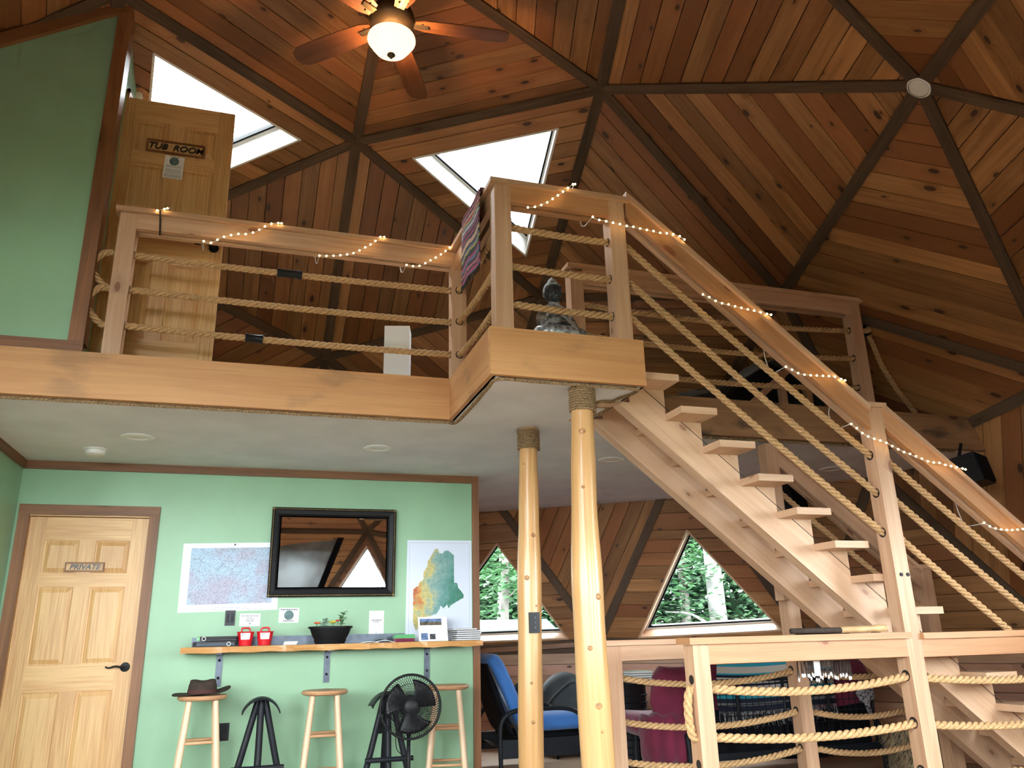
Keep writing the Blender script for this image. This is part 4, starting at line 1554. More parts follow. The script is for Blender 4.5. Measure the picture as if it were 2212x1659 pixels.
# --- thin jute cord along the underside of the fascia
zc = ZC - .008
cpath = [(-1.66, YB + .05)] + [(-1.66 + 2.8 * i / 40, YB + .052 + .004 * math.sin(i * 1.7)) for i in range(1, 41)] + [(1.19, YB + .03), (1.192, 4.4), (1.185, 4.1), (1.195, YP + .055), (1.4, YP + .052), (1.7, YP + .048), (1.9, YP + .052), (2.03, YP + .055), (2.035, YP + .15), (2.0, YP + .25), (1.99, 4.18), (1.93, 4.19), (1.91, 4.22), (1.91, 4.29), (2.02, 4.31), (2.03, 4.42), (2.0, 4.55), (1.96, 4.59), (1.95, 4.63)]
cc = MB().rope(spline([(x, y, zc) for x, y in cpath], 4), .011, step=.008).build('trim_cord', M['jute'], smooth=True, org=(1.1, 4.8, zc))
tag(cc, 'thin jute cord edging the underside of the loft fascia', 'cord')
# the long beam behind the stairs has the same cord
cc = MB().rope([(2.75, YB + .05, zc), (5.3, YB + .05, zc)], .011, step=.01).build('trim_cord', M['jute'], smooth=True, org=(4, 4.87, zc))
tag(cc, 'thin jute cord under the dark beam behind the stairs', 'cord')


# ================================================================== string lights
BULB = MB().ball((0, 0, 0), .0062, 8, 6).build('bulb_shape', M['bulb'], smooth=True)
BULB_ME = BULB.data
bpy.data.objects.remove(BULB)


def string_lights(label, segs, y, back):
    """visible runs in front of a rail, joined by runs over the cap and behind it"""
    t = thing('string_lights', label, 'string lights', UY(*segs[0][0], y), group='warm string lights wound round the rails')
    pts, vis = [], []
    for k, s in enumerate(segs):
        run = spline([UY(x, yy, y - .012) for x, yy in s], 8)
        vis.append(run)
        if k:
            a, b = pts[-1], run[0]
            pts += [V((a.x + .010, y + .02, a.z + .022)), V((a.x + .02, y + .15, a.z + .012)), V((a.x + .03, y + .155, a.z - .03)), V((b.x - .03, y + .135, b.z + .10)), V((b.x - .012, y + .128, b.z + .01)), V((b.x - .004, y + .10, b.z - .004)), V((b.x - .003, y + .03, b.z - .004))]
        pts += run
    MB().tube(pts, .0028, 6).build('wire', M['wire'], t, smooth=True)
    for run in vis:
        q = resample(run, .045)
        for p in q:
            o = bpy.data.objects.new('bulb', BULB_ME)
            COL.objects.link(o)
            o.parent = t
            o.location = p - t.location + V((0, -.003, RND.uniform(-.003, .003)))


string_lights('warm string lights draped on the left loft rail', [[(340, 456), (352, 452), (362, 450)], [(440, 522), (455, 525), (480, 513), (505, 507), (535, 505), (555, 500), (575, 488), (595, 482), (608, 483)],
              [(690, 552), (715, 553), (750, 550), (780, 540), (805, 525), (822, 512), (830, 512)], [(878, 572), (905, 575), (930, 563), (960, 545), (980, 525), (995, 508)]], yl - .022, 1)
string_lights('warm string lights on the front rail of the stair landing', [[(1140, 449), (1157, 447), (1180, 438), (1200, 425), (1220, 412), (1235, 400), (1242, 399)], [(1280, 468), (1290, 474), (1315, 479), (1345, 487), (1380, 493), (1420, 502), (1460, 508), (1478, 517)]], PF - .022, 1)
string_lights('warm string lights on the sloping stair handrail', [[(1518, 636), (1550, 652), (1590, 663), (1630, 672), (1665, 680)], [(1697, 792), (1725, 806), (1760, 812), (1800, 814), (1825, 822)],
              [(1838, 915), (1870, 940), (1910, 955), (1950, 975), (2000, 995), (2040, 1003), (2085, 1015)], [(2125, 1130), (2150, 1142), (2180, 1146), (2212, 1143)]], PF - .022, 1)

# ================================================================== ceiling fan
ap = HUB[0]
fz = 4.87
FC = V((ap.x, ap.y, 0))
F = thing('ceiling_fan', 'five-blade walnut ceiling fan with a lit glass bowl hanging from the dome apex', 'ceiling fan', (ap.x, ap.y, fz))
MB().lathe([(0, ap.z - .03), (.075, ap.z - .03), (.07, ap.z - .09), (.03, ap.z - .12), (0, ap.z - .12)], FC, 24).build('canopy', M['bronze'], F, smooth=True, auto=.6)
MB().tube([(ap.x, ap.y, ap.z - .1), (ap.x, ap.y, fz + .16)], .013, 12).build('downrod', M['bronze'], F, smooth=True)
MB().lathe([(0, fz + .17), (.06, fz + .165), (.135, fz + .12), (.15, fz + .07), (.14, fz + .035), (.085, fz - .005), (.062, fz - .03), (.06, fz - .05), (0, fz - .05)], FC, 36).build('motor', M['bronze'], F, smooth=True, auto=.7)
MB().lathe([(.02, fz - .05), (.062, fz - .052), (.062, fz - .066), (.02, fz - .07)], FC, 32).build('fitter_ring', M['bronze'], F, smooth=True)
MB().lathe([(.125, fz - .078), (.152, fz - .084), (.154, fz - .096), (.139, fz - .106), (.133, fz - .130), (.106, fz - .168), (.06, fz - .196), (0, fz - .206)], FC, 36).build('bowl', M['bowl'], F, smooth=True)
MB().lathe([(.024, fz - .203), (.027, fz - .210), (.014, fz - .220), (.005, fz - .236), (0, fz - .239)], FC, 16).build('finial', M['bronze'], F, smooth=True)
MB().tube([(ap.x + .008, ap.y, fz - .235), (ap.x + .008, ap.y, fz - .31)], .0015, 6).build('pull_chain', M['gold'], F)
for k, an in enumerate((66, 138, 210, 282, 354)):
    a = math.radians(an)
    d = V((math.cos(a), math.sin(a), 0))
    s_ = V((-math.sin(a), math.cos(a), 0))
    tw = math.radians(13)
    s2 = (s_ * math.cos(tw) + V((0, 0, 1)) * math.sin(tw))
    o = FC + V((0, 0, fz + .045))
    MB().beam(o + d * .11, o + d * .24, (0, 0, 1), .05, .008).build('blade_arm', M['bronze'], F)
    prof = [(.15, .045), (.22, .066), (.38, .076), (.62, .080), (.72, .074), (.765, .05), (.775, .0)]
    pl = [o + d * r + s2 * w for r, w in prof] + [o + d * r - s2 * w for r, w in reversed(prof[:-1])]
    nn_ = d.cross(s2).normalized()
    bl = MB().prism(pl, nn_ * .007).build('blade', M['blade'], F, grain=d)
    for r, w in ((.195, .028), (.195, -.028), (.235, 0)):
        MB().ball(o + d * r + s2 * w - nn_ * .001, .007, 8, 6).build('screw', M['black'], bl, smooth=True)
lamp = bpy.data.lights.new('fan_lamp', 'POINT')
lamp.energy = 34
lamp.color = (1.0, .56, .24)
lamp.shadow_soft_size = .03
lo = bpy.data.objects.new('fan_lamp', lamp)
COL.objects.link(lo)
lo.parent = F
lo.location = (0, 0, -.125)

# ================================================================== bar shelf and wall
S = thing('bar_shelf', 'live-edge wooden bar shelf on iron brackets along the green wall', 'shelf', (.65, 6.5, 1.08))
mb = MB()
n = 40
top, bot = [], []
for i in range(n + 1):
    x = -.452 + 2.21 * i / n
    w = .010 * math.sin(i * .9) + .006 * math.sin(i * 2.3)
    top.append((x, 6.335 + w, 1.082 - .0))
    bot.append((x, 6.322 + w * .6, 1.040 + .003 * math.sin(i * 1.3)))
vs, fs = [], []
for i in range(n + 1):
    x = top[i][0]
    vs += [top[i], bot[i], (x, YW - .012, 1.040), (x, YW - .012, 1.082)]
for i in range(n):
    a = i * 4
    fs += [(a, a + 4, a + 7, a + 3), (a + 1, a, a + 3 + 0, a + 2)] if False else []
    for j in range(4):
        fs.append((a + j, a + (j + 1) % 4, a + 4 + (j + 1) % 4, a + 4 + j))
fs += [(3, 2, 1, 0), (n * 4, n * 4 + 1, n * 4 + 2, n * 4 + 3)]
mb.add(vs, fs)
mb.build('slab', M['shelf'], S, grain=(1, 0, 0))
MB().box((-.40, YW - .010, 1.083), (1.20, YW - .004, 1.150)).build('back_strip', M['iron'], S, bevel=.001)
for k, x in enumerate((-.194, .593, 1.38)):
    b = MB()
    b.box((x - .022, YW - .009, .800), (x + .022, YW - .001, 1.040))
    b.box((x - .022, 6.37, 1.030), (x + .022, YW - .009, 1.0395))
    br = b.build('bracket', M['iron'], S, bevel=.001)
    for z in (.86, .985):
        MB().lathe([(0, .006), (.007, .005), (.010, .001), (.010, 0)], (x, YW - .009, z), 12, axis=(0, -1, 0)).build('bolt', M['black'], br, smooth=True)


def print_rows(parent, cx, cz, w, h, y, rows, mat='ink'):
    mb = MB()
    for zf, wf, hf in rows:
        x = -w / 2 * wf
        while x < w / 2 * wf:
            l = w * (.03 + RND.random() * .07)
            mb.box((cx + x, y - .0008, cz - h / 2 + h * (zf - hf / 2)), (cx + min(x + l, w / 2 * wf), y, cz - h / 2 + h * (zf + hf / 2)))
            x += l + w * .018
    return mb.build('print', M[mat], parent, kind='stuff')


# topographic map
t = thing('topographic_map', 'pale blue topographic map sheet pinned left of the mirror', 'map', (-.16, YW, 1.6))
def quad(name, pts, y, th, mat, parent):
    return MB().prism([(x, y, z) for x, z in pts], (0, -th, 0)).build(name, mat, parent)
quad('sheet', [(-.521, 1.331), (.198, 1.345), (.190, 1.860), (-.524, 1.842)], YW - .001, .0015, M['paper'], t)
quad('print_field', [(-.463, 1.385), (.150, 1.398), (.145, 1.822), (-.465, 1.808)], YW - .0026, .0006, M['topo'], t)
MB().lathe([(0, .006), (.006, .005), (.008, 0)], (-.15, YW - .003, 1.838), 10, axis=(0, -1, 0)).build('pin', M['ink'], t, smooth=True)
print_rows(t, -.15, 1.36, .6, .04, YW - .0027, [(.3, .8, .12), (.6, .4, .12)], 'ink_faint')

# relief map of the state
t = thing('relief_map', 'tall wall poster of a coloured relief map between mirror and corner trim', 'map', (1.48, YW, 1.5))
quad('sheet', [(1.201, 1.086), (1.757, 1.086), (1.757, 1.893), (1.207, 1.890)], YW - .001, .0015, M['poster'], t)
zx = lambda x, y: (UY(x, y, YW - .003).x, UY(x, y, YW - .003).z)
for x0, x1, z0, z1 in ((1.225, 1.738, 1.869, 1.872), (1.225, 1.228, 1.11, 1.872), (1.735, 1.738, 1.11, 1.872)):
    quad('border_line', [(x0, z0), (x1, z0), (x1, z1), (x0, z1)], YW - .0026, .0004, M['ink_faint'], t)
outl = [(1680, 470), (1708, 464), (1722, 508), (1752, 512), (1770, 487), (1806, 482), (1860, 528), (1862, 790), (1890, 792), (1900, 835), (1925, 868), (1955, 910), (1948, 935), (1900, 968), (1880, 975), (1830, 1010), (1812, 1035), (1790, 1000), (1760, 1040), (1735, 1015), (1715, 1060), (1690, 1090), (1650, 1105), (1600, 1120), (1545, 1150), (1520, 1195), (1505, 1245), (1490, 1248), (1478, 1200), (1470, 1150), (1472, 850), (1520, 825), (1530, 790), (1570, 760), (1570, 690), (1605, 640), (1610, 590), (1640, 540)]
pl = [zx(560 + x / 4.424, 1080 + y / 4.424) for x, y in outl]
fine_ = []
for i in range(len(pl)):
    a, b = V((*pl[i], 0)), V((*pl[(i + 1) % len(pl)], 0))
    k = max(1, int((b - a).length / .012))
    for j in range(k):
        q = a.lerp(b, j / k)
        jit = .004 if (10 < i < 31) else .0012
        fine_.append((q.x + RND.uniform(-jit, jit), q.y + RND.uniform(-jit, jit)))
quad('relief_print', fine_, YW - .0028, .0005, M['relief'], t)
# mirror
t = thing('wall_mirror', 'black framed rectangular mirror with gilt beading on the green wall', 'mirror', (.6, YW, 1.8))
mx0, mx1, mz0, mz1 = .112, 1.100, 1.436, 2.132
R3 = Matrix.Rotation(math.radians(-3.5), 3, 'X')
my = YW - .030
MB().box((mx0 + .06, my - .006, mz0 + .06), (mx1 - .06, my + .004, mz1 - .06)).build('glass', M['mirror'], t)
for lo, hi in (((mx0, mz0), (mx1, mz0 + .075)), ((mx0, mz1 - .075), (mx1, mz1)), ((mx0, mz0), (mx0 + .075, mz1)), ((mx1 - .075, mz0), (mx1, mz1))):
    hz = hi[0] - lo[0] > .3
    f = MB()
    prof = [(0, .0), (0, .030), (.012, .036), (.022, .028), (.052, .022), (.066, .010), (.075, .010), (.075, 0)]
    if hz:
        inw = 1 if lo[1] == mz0 else -1
        z00 = mz0 if inw == 1 else mz1
        A = [(mx0 + u, my + .024 - d - .02, z00 + inw * u) for u, d in prof]
        B = [(mx1 - u, my + .024 - d - .02, z00 + inw * u) for u, d in prof]
    else:
        inw = 1 if lo[0] == mx0 else -1
        x00 = mx0 if inw == 1 else mx1
        A = [(x00 + inw * u, my + .024 - d - .02, mz0 + u) for u, d in prof]
        B = [(x00 + inw * u, my + .024 - d - .02, mz1 - u) for u, d in prof]
    k = len(prof)
    f.add(A + B, [(i, (i + 1) % k, k + (i + 1) % k, k + i) for i in range(k)] + [tuple(range(k)), tuple(reversed(range(k, 2 * k)))])
    fo = f.build('frame', M['black'], t, bevel=0)
    bd = MB()
    cnt = int((1.0 if hz else .70) / .0125)
    for i in range(cnt):
        s_ = (i + .5) / cnt
        if hz:
            c = (mx0 + (mx1 - mx0) * s_, my + .004 - .034, z00 + inw * .012)
        else:
            c = (x00 + inw * .012, my + .004 - .034, mz0 + (mz1 - mz0) * s_)
        bd.ball(c, .0048, 6, 4)
    bd.build('beading', M['gold'], fo, smooth=True, kind='stuff')

# notices and plates
p = UY(497, 1335, YW)
t = thing('switch_plate', 'glossy black double switch plate below the topographic map', 'switch', p)
MB().box((p.x - .036, YW - .008, p.z - .056), (p.x + .036, YW - .001, p.z + .056)).build('plate', M['black_gloss'], t, bevel=.003)
for k in (-.016, .016):
    MB().box((p.x + k - .010, YW - .013, p.z - .032), (p.x + k + .010, YW - .007, p.z + .032), Matrix.Rotation(.05, 3, 'X'), (p.x, YW - .009, p.z)).build('rocker', M['black_gloss'], t, bevel=.002)
for lab, x, y in (('black wall outlet beside the hat stool', 483, 1581), ('black wall outlet behind the second saddle stool', 826, 1566)):
    p = UY(x, y, YW)
    t = thing('wall_outlet', lab, 'outlet', p)
    MB().box((p.x - .037, YW - .008, p.z - .060), (p.x + .037, YW - .001, p.z + .060)).build('plate', M['black_gloss'], t, bevel=.003)
    for k in (-.021, .021):
        MB().lathe([(0, .004), (.016, .004), (.017, 0)], (p.x, YW - .008, p.z + k), 16, axis=(0, -1, 0)).build('socket', M['black'], t)
p = UY(540, 1339, YW)
notice('crumpled white paper notice right of the black switch plate', p.x, p.z, .150, .092, YW - .001, [(.82, .85, .06), (.66, .35, .05), (.56, .35, .05), (.46, .45, .05), (.36, .35, .05), (.2, .06, .12)], rot=.01)
p = UY(624, 1329, YW)
notice('square white sign with a round teal emblem under the mirror', p.x, p.z, .150, .110, YW - .001, [(.88, .85, .09), (.12, .55, .08)], (0, .5, .036, 1, M['teal_print']), rot=.01)
p = UY(813, 1346, YW)
notice('narrow white note card between the planter and the relief map', p.x, p.z, .118, .190, YW - .001, [(.62, .7, .04), (.55, .4, .03), (.12, .06, .05)])

ZS = 1.083
# binders
for i, (x0, x1, z, a, lab) in enumerate(((-.375, -.085, ZS, .02, 'lower black zip binder with a metal ring on the bar shelf'), (-.345, -.075, ZS + .040, -.05, 'upper black and green binder on top of the zip binder'))):
    t = thing('binder', lab, 'binder', (x0, 6.45, z), group='binders at the left end of the shelf')
    R3 = Matrix.Rotation(a, 3, 'Z')
    o = V(((x0 + x1) / 2, 6.46, z))
    h = .036 if i == 0 else .032
    MB().box((x0, 6.37, z + .001), (x1, 6.56, z + .009), R3, o).build('cover', M['black_gloss'], t, bevel=.003)
    MB().box((x0 + .02, 6.378, z + .009), (x1 - .008, 6.55, z + h - .009), R3, o).build('pages', M['book_dark'] if i == 0 else M['black'], t)
    MB().box((x0, 6.37, z + h - .009), (x1, 6.56, z + h), R3, o).build('cover', M['black_gloss'], t, bevel=.003)
    MB().box((x0 - .004, 6.37, z + .001), (x0 + .018, 6.56, z + h), R3, o).build('spine', M['green_box'] if i else M['black'], t, bevel=.004)
    c = R3 @ (V((x1 - .05 if i == 0 else x0 + .045, 6.368, z + h / 2)) - o) + o
    MB().tube([c + V((.013 * math.cos(k * PI / 8), -.003, .013 * math.sin(k * PI / 8))) for k in range(16)], .0025, 6, closed=True).build('ring', M['white_plastic'], t, smooth=True)
# red buckets
for i, (x, lab) in enumerate(((-.022, 'left small red bucket with a white label on the shelf'), (.115, 'right small red bucket with a white label on the shelf'))):
    c = V((x, 6.43, ZS))
    t = thing('red_bucket', lab, 'bucket', c, group='red buckets on the bar shelf')
    MB().lathe([(0, .001), (.044, .001), (.059, .095), (.063, .097), (.061, .100), (.056, .096), (.042, .006), (0, .006)], c, 28).build('pail', M['red'], t, smooth=True, auto=.6)
    for yy in (-.058, .058):
        hp = spline([c + V((-.030, yy, .094)), c + V((-.028, yy, .118)), c + V((-.018, yy, .125)), c + V((.018, yy, .125)), c + V((.028, yy, .118)), c + V((.030, yy, .094))], 5)
        MB().tube(hp, .0055, 8).build('handle', M['red'], t, smooth=True)
    MB().grid(lambda u, v: c + V(((.0600 - .0075 * (1 - v)) * math.sin(-.62 + 1.24 * u), -(.0600 - .0075 * (1 - v)) * math.cos(-.62 + 1.24 * u), .045 + .045 * v)), 8, 2).build('label', M['paper'], t, smooth=True)
    for k, w in ((.082, .5), (.07, .3)):
        MB().grid(lambda u, v: c + V((.0598 * math.sin(-.5 + w * u), -.0598 * math.cos(-.5 + w * u) - .001, k + .004 * v)), 5, 1).build('print', M['ink'], t)
# small stack of cards, leaflets
t = thing('card_stack', 'small stack of white cards left of the planter', 'cards', (.30, 6.45, ZS))
for k in range(4):
    MB().box((.25 + k * .002, 6.40, ZS + .001 + k * .006), (.345 + k * .002, 6.46, ZS + .0065 + k * .006), Matrix.Rotation(.05 * k - .08, 3, 'Z'), (.3, 6.43, ZS)).build('card', M['paper'], t)
for i, (x, w, h, lab) in enumerate(((.885, .13, .010, 'flat white leaflet on the shelf right of the planter'), (1.0, .16, .022, 'curled magazine on the shelf left of the green box'))):
    t = thing('leaflet', lab, 'leaflet', (x, 6.43, ZS))
    def curl(u, v, x=x, w=w, h=h):
        return (x - w / 2 + w * u, 6.37 + .13 * v, ZS + .003 + h * (math.sin(PI * min(1, u * 1.1)) ** 1.0) * (.6 + .4 * v))
    MB().grid(curl, 10, 4).build('sheet', M['paper'], t, smooth=True, solid=.003)
    if i:
        MB().grid(lambda u, v: (x - w * .42 + w * .45 * u, 6.375 + .12 * v, ZS + .008 + h * 1.05 * math.sin(PI * (.1 + .4 * u))), 6, 3).build('cover', M['photo_dark'], t, smooth=True)
# planter
c = V((.592, 6.46, ZS))
t = thing('planter', 'black oval planter on a saucer in the middle of the bar shelf', 'planter', c)
MB().lathe([(0, .001), (.110, .001), (.122, .030), (.116, .030), (.105, .010), (0, .010)], c, 36, sy=.7).build('saucer', M['black'], t, smooth=True, auto=.6)
MB().lathe([(0, .012), (.105, .012), (.135, .060), (.155, .112), (.166, .112), (.168, .126), (.155, .128), (.148, .115), (0, .110)], c, 40, sy=.7).build('pot', M['black'], t, smooth=True, auto=.5)
MB().lathe([(0, .118), (.1, .116), (.15, .112)], c, 32, sy=.7).build('soil', M['soil'], t, smooth=True)


def leafy(label, base, n, h, spread, ls, mat, flowers=None, nm='succulent', seed=0):
    rg = random.Random(seed)
    t = thing(nm, label, 'plant', base)
    base = V(base)
    top = base + V((spread * .35, 0, h))
    pth = spline([base, base + V((spread * .1, 0, h * .5)), top], 6)
    MB().tube(pth, lambda s: .004 - .002 * s, 6).build('stem', M['leaf_succ'], t, smooth=True)
    for i in range(n):
        s = .15 + .85 * (i + .5) / n
        p = pth[min(len(pth) - 1, int(s * (len(pth) - 1)))]
        a = i * 2.4 + rg.random()
        d = V((math.cos(a), math.sin(a) * .7, .35 + rg.random() * .5)).normalized()
        sd = d.cross(V((0, 0, 1))).normalized()
        nn_ = sd.cross(d)
        L = ls * (.8 + rg.random() * .4)
        pts, f = [], []
        m = 5
        for k in range(m + 1):
            u = k / m
            w = L * .36 * math.sin(PI * (.12 + .88 * u) ** .8) if u < 1 else 0.0
            q = p + d * (L * u) - V((0, 0, L * .25 * u * u))
            pts += [q - sd * w + nn_ * w * .3, q, q + sd * w + nn_ * w * .3]
        for k in range(m):
            a0 = k * 3
            f += [(a0, a0 + 1, a0 + 4, a0 + 3), (a0 + 1, a0 + 2, a0 + 5, a0 + 4)]
        MB().add(pts, f).build('leaf', mat, t, smooth=True, solid=.002)
    return t


leafy('jade plant with round leaves at the right of the black planter', c + V((.075, -.02, .117)), 14, .115, .06, .042, M['leaf_succ'], seed=3)
leafy('grey-green succulent at the left of the black planter', c + V((-.055, -.02, .117)), 16, .062, .05, .040, M['leaf_grey'], seed=4)


def bloom(label, p, r, mat, n=9, seed=1):
    rg = random.Random(seed)
    t = thing('flower', label, 'flower', p, group='flowers in the black planter')
    p = V(p)
    MB().tube([p - V((0, 0, .03)), p], .003, 6).build('stem', M['leaf_succ'], t)
    for i in range(n):
        a = i * 2.4
        q = p + V((math.cos(a), math.sin(a), .4)) * r * (.35 + .5 * i / n)
        MB().ball(q, r * .42, 8, 6, (1, 1, .7)).build('petal', mat, t, smooth=True)


bloom('orange flower cluster at the left of the planter', c + V((-.105, -.04, .148)), .022, M['flower_orange'], seed=1)
bloom('yellow flower ball in the middle of the planter', c + V((.012, -.05, .152)), .027, M['flower_yellow'], 12, seed=2)
bloom('red flower beside the jade plant', c + V((.050, -.03, .165)), .017, M['flower_red'], 7, seed=3)
# green box
t = thing('green_box', 'translucent green plastic box on the shelf in front of the relief map', 'box', (1.15, 6.42, ZS))
MB().box((1.075, 6.37, ZS + .001), (1.225, 6.47, ZS + .026)).build('base', M['maroon'], t, bevel=.004)
MB().prism([(1.070, 6.365, ZS + .027), (1.230, 6.365, ZS + .027), (1.225, 6.372, ZS + .056), (1.075, 6.372, ZS + .056)], (0, .105, 0)).build('lid', M['green_box'], t, bevel=.003)
# photo sheet standing
t = thing('photo_sheet', 'white display sheet with landscape photographs standing on the shelf', 'poster', (1.38, 6.47, ZS))
MB().prism([(1.272, 6.43, ZS + .001), (1.505, 6.43, ZS + .001), (1.505, 6.49, ZS + .185), (1.272, 6.49, ZS + .185)], (0, .003, 0)).build('sheet', M['paper'], t)
def onsheet(x0, x1, f0, f1, mat):
    y = lambda f: 6.43 + .06 * f - .0012
    MB().prism([(x0, y(f0), ZS + .184 * f0), (x1, y(f0), ZS + .184 * f0), (x1, y(f1), ZS + .184 * f1), (x0, y(f1), ZS + .184 * f1)], (0, .001, 0)).build('photograph', mat, t)
onsheet(1.285, 1.460, .66, .80, M['photo_hill'])
onsheet(1.285, 1.460, .80, .93, M['photo_sky'])
onsheet(1.290, 1.345, .06, .34, M['photo_sky'])
onsheet(1.36, 1.405, .08, .30, M['photo_dark'])
# stack of books at the right end
for i in range(6):
    lab = ['lowest', 'second', 'third', 'fourth', 'fifth', 'topmost'][i] + ' thin notebook of the stack at the right end of the shelf'
    x0 = 1.552 + RND.uniform(-.006, .010) - (.03 if i == 5 else 0)
    z = ZS + i * .0155
    t = thing('notebook', lab, 'notebook', (1.66, 6.44, z), group='notebooks stacked on the shelf')
    R3 = Matrix.Rotation(RND.uniform(-.06, .06), 3, 'Z')
    o = (1.66, 6.44, z)
    MB().box((x0, 6.36, z + .001), (x0 + .20, 6.52, z + .0035), R3, o).build('cover', M['book_dark'], t)
    MB().box((x0 + .003, 6.362, z + .0035), (x0 + .197, 6.518, z + .012), R3, o).build('pages', M['book_page'], t)
    MB().box((x0, 6.36, z + .012), (x0 + .20, 6.52, z + .0145), R3, o).build('cover', M['book_dark'], t)


# ================================================================== stools
def stool(label, x, y, rot):
    h = .767
    t = thing('wooden_stool', label, 'stool', (x, y, 0), group='round wooden bar stools at the shelf')
    MB().lathe([(0, h - .034), (.145, h - .034), (.160, h - .026), (.166, h - .014), (.160, h - .003), (.15, h), (0, h - .004)], (x, y, 0), 40).build('seat', M['stool_seat'], t, smooth=True, auto=.5)
    R3 = Matrix.Rotation(rot, 3, 'Z')
    P = lambda sx, sy, z: V((x, y, 0)) + R3 @ V((sx * (.150 - .068 * z / h), sy * (.150 - .068 * z / h), z))
    for sx in (-1, 1):
        for sy in (-1, 1):
            MB().tube([P(sx, sy, h - .030), P(sx, sy, h * .5), P(sx, sy, 0)], lambda s: .0195 + .003 * math.sin(PI * s) , 14).build('leg', M['stool_leg'], t, smooth=True, auto=.8)
    for z, dz in ((.47, 0), (.47, .045), (.24, .03), (.24, -.015)):
        for s in (-1, 1):
            a, b = (P(-1, s, z + dz), P(1, s, z + dz)) if dz in (0, -.015) else (P(s, -1, z + dz), P(s, 1, z + dz))
            MB().tube([a, a.lerp(b, .5), b], .0105, 10).build('rung', M['stool_seat'], t, smooth=True)
    return t


p1 = UZ(438, 1499, .767); 
YS = 6.30
sx = [UY(438, 1500, YS).x, UY(702, 1490, YS).x, UY(966, 1482, YS).x]
stool('round wooden bar stool with the brown hat on its seat', sx[0], YS, .08)
stool('round wooden bar stool between the two black saddle stools', sx[1], YS, -.06)
stool('round wooden bar stool partly hidden behind the pedestal fan', sx[2], YS, -.25)


def saddle(label, x, y):
    h = .745
    t = thing('saddle_stool', label, 'stool', (x, y, 0), group='black steel saddle stools')
    MB().grid(lambda u, v: (x + .140 * math.sin((u - .5) * 2.3), y - .12 + .24 * v, h - .16 * (1 - math.cos((u - .5) * 2.3)) - .012 * (2 * v - 1) ** 2), 20, 6).build('seat', M['black_steel'], t, smooth=True, solid=.006)
    tp = V((x, y, h - .012))
    for dx, dy in ((-.205, -.02), (0.0, -.12), (.205, -.02), (0, .20)):
        MB().tube([tp + V((dx * .10, dy * .1, 0)), V((x + dx * .55, y + dy * .55, h * .48)), V((x + dx, y + dy, 0))], .0225, 16).build('leg', M['black_steel'], t, smooth=True, auto=.8)
    MB().tube([(x - .17, y - .12, .30), (x + .17, y - .12, .30)], .017, 14).build('foot_bar', M['black_steel'], t, smooth=True, auto=.8)
    for s in (-1, 1):
        MB().tube([(x + s * .12, y - .02, .30), (x + s * .14, y - .12, .30)], .012, 10).build('foot_brace', M['black_steel'], t, smooth=True)
    return t


bx = UY(566, 1503, 6.22).x
saddle('black steel saddle stool between the hat stool and the middle wooden stool', bx, 6.22)
bx = UY(838, 1500, 6.22).x
saddle('black steel saddle stool half hidden behind the pedestal fan', bx, 6.22)

# hat
c = V((sx[0], YS, .768))
t = thing('hat', 'dark brown brimmed felt hat resting on the left wooden stool', 'hat', c)
def brim(u, v):
    a = 2 * PI * u
    r = .092 + .088 * v
    x = r * math.cos(a) * 1.06 - .01
    y = r * math.sin(a) * .92
    z = .010 + .05 * v * (max(0, math.cos(a - .15)) ** 2) * .8 - .004 * v + .006 * math.sin(3 * a) * v
    return c + V((x, y, z + .002))
MB().grid(brim, 48, 6).build('brim', M['felt'], t, smooth=True, solid=.004)
def crown(u, v):
    a = 2 * PI * u
    prof = [(.094, .010), (.092, .035), (.088, .065), (.080, .088), (.060, .100), (.030, .094), (.0, .090)]
    s = v * (len(prof) - 1)
    i = min(int(s), len(prof) - 2)
    f = s - i
    r = prof[i][0] * (1 - f) + prof[i + 1][0] * f
    z = prof[i][1] * (1 - f) + prof[i + 1][1] * f
    dent = .012 * math.exp(-((math.sin(a)) ** 2) * 6) * (1 if v > .6 else 0)
    z += .008 * math.cos(2 * a) * (v > .45) * (v < .9)
    return c + V((r * math.cos(a) * 1.04 - .005, r * math.sin(a) * .9, z - dent))
MB().grid(crown, 40, 12).build('crown', M['felt'], t, smooth=True)
MB().grid(lambda u, v: c + V(((.0955 - .002 * v) * math.cos(2 * PI * u) * 1.04 - .005, (.0955 - .002 * v) * math.sin(2 * PI * u) * .9, .012 + .022 * v)), 40, 2).build('band', M['hat_band'], t, smooth=True)

# pedestal fan
c = UY(887, 1526, 5.80)
t = thing('pedestal_fan', 'black pedestal fan with a round wire guard in front of the stools', 'fan', (c.x + .02, c.y + .1, 0))
ax = V((-.10, -1, .05)).normalized()
q = V((0, 0, 1)).rotation_difference(ax).to_matrix()
RG = .205
def ring(r, h, w=.003, seg=40):
    return [c + q @ V((r * math.cos(2 * PI * k / seg), r * math.sin(2 * PI * k / seg), h)) for k in range(seg)]
MB().tube(ring(RG, .0), .0085, 8, closed=True).build('guard_rim', M['black'], t, smooth=True)
for sgn, nm in ((1, 'front_grille'), (-1, 'rear_grille')):
    g = MB()
    for k in range(72):
        a = 2 * PI * k / 72
        pts = []
        for s in range(6):
            r = .045 + (RG - .045) * s / 5
            hh = sgn * (.055 * math.cos(s / 5 * PI / 2) ** .6)
            aa = a + sgn * .5 * (1 - s / 5)
            pts.append(c + q @ V((r * math.cos(aa), r * math.sin(aa), hh)))
        g.tube(pts, .0016, 4, cap=False)
    for r, h in ((.09, .052), (.145, .042)):
        g.tube(ring(r, sgn * h), .0014, 4, closed=True)
    g.build(nm, M['black'], t, smooth=True, kind='stuff')
MB().lathe([(0, .064), (.035, .064), (.046, .058), (.048, .050), (0, .050)], c, 28, axis=ax).build('badge', M['black'], t, smooth=True, auto=.6)
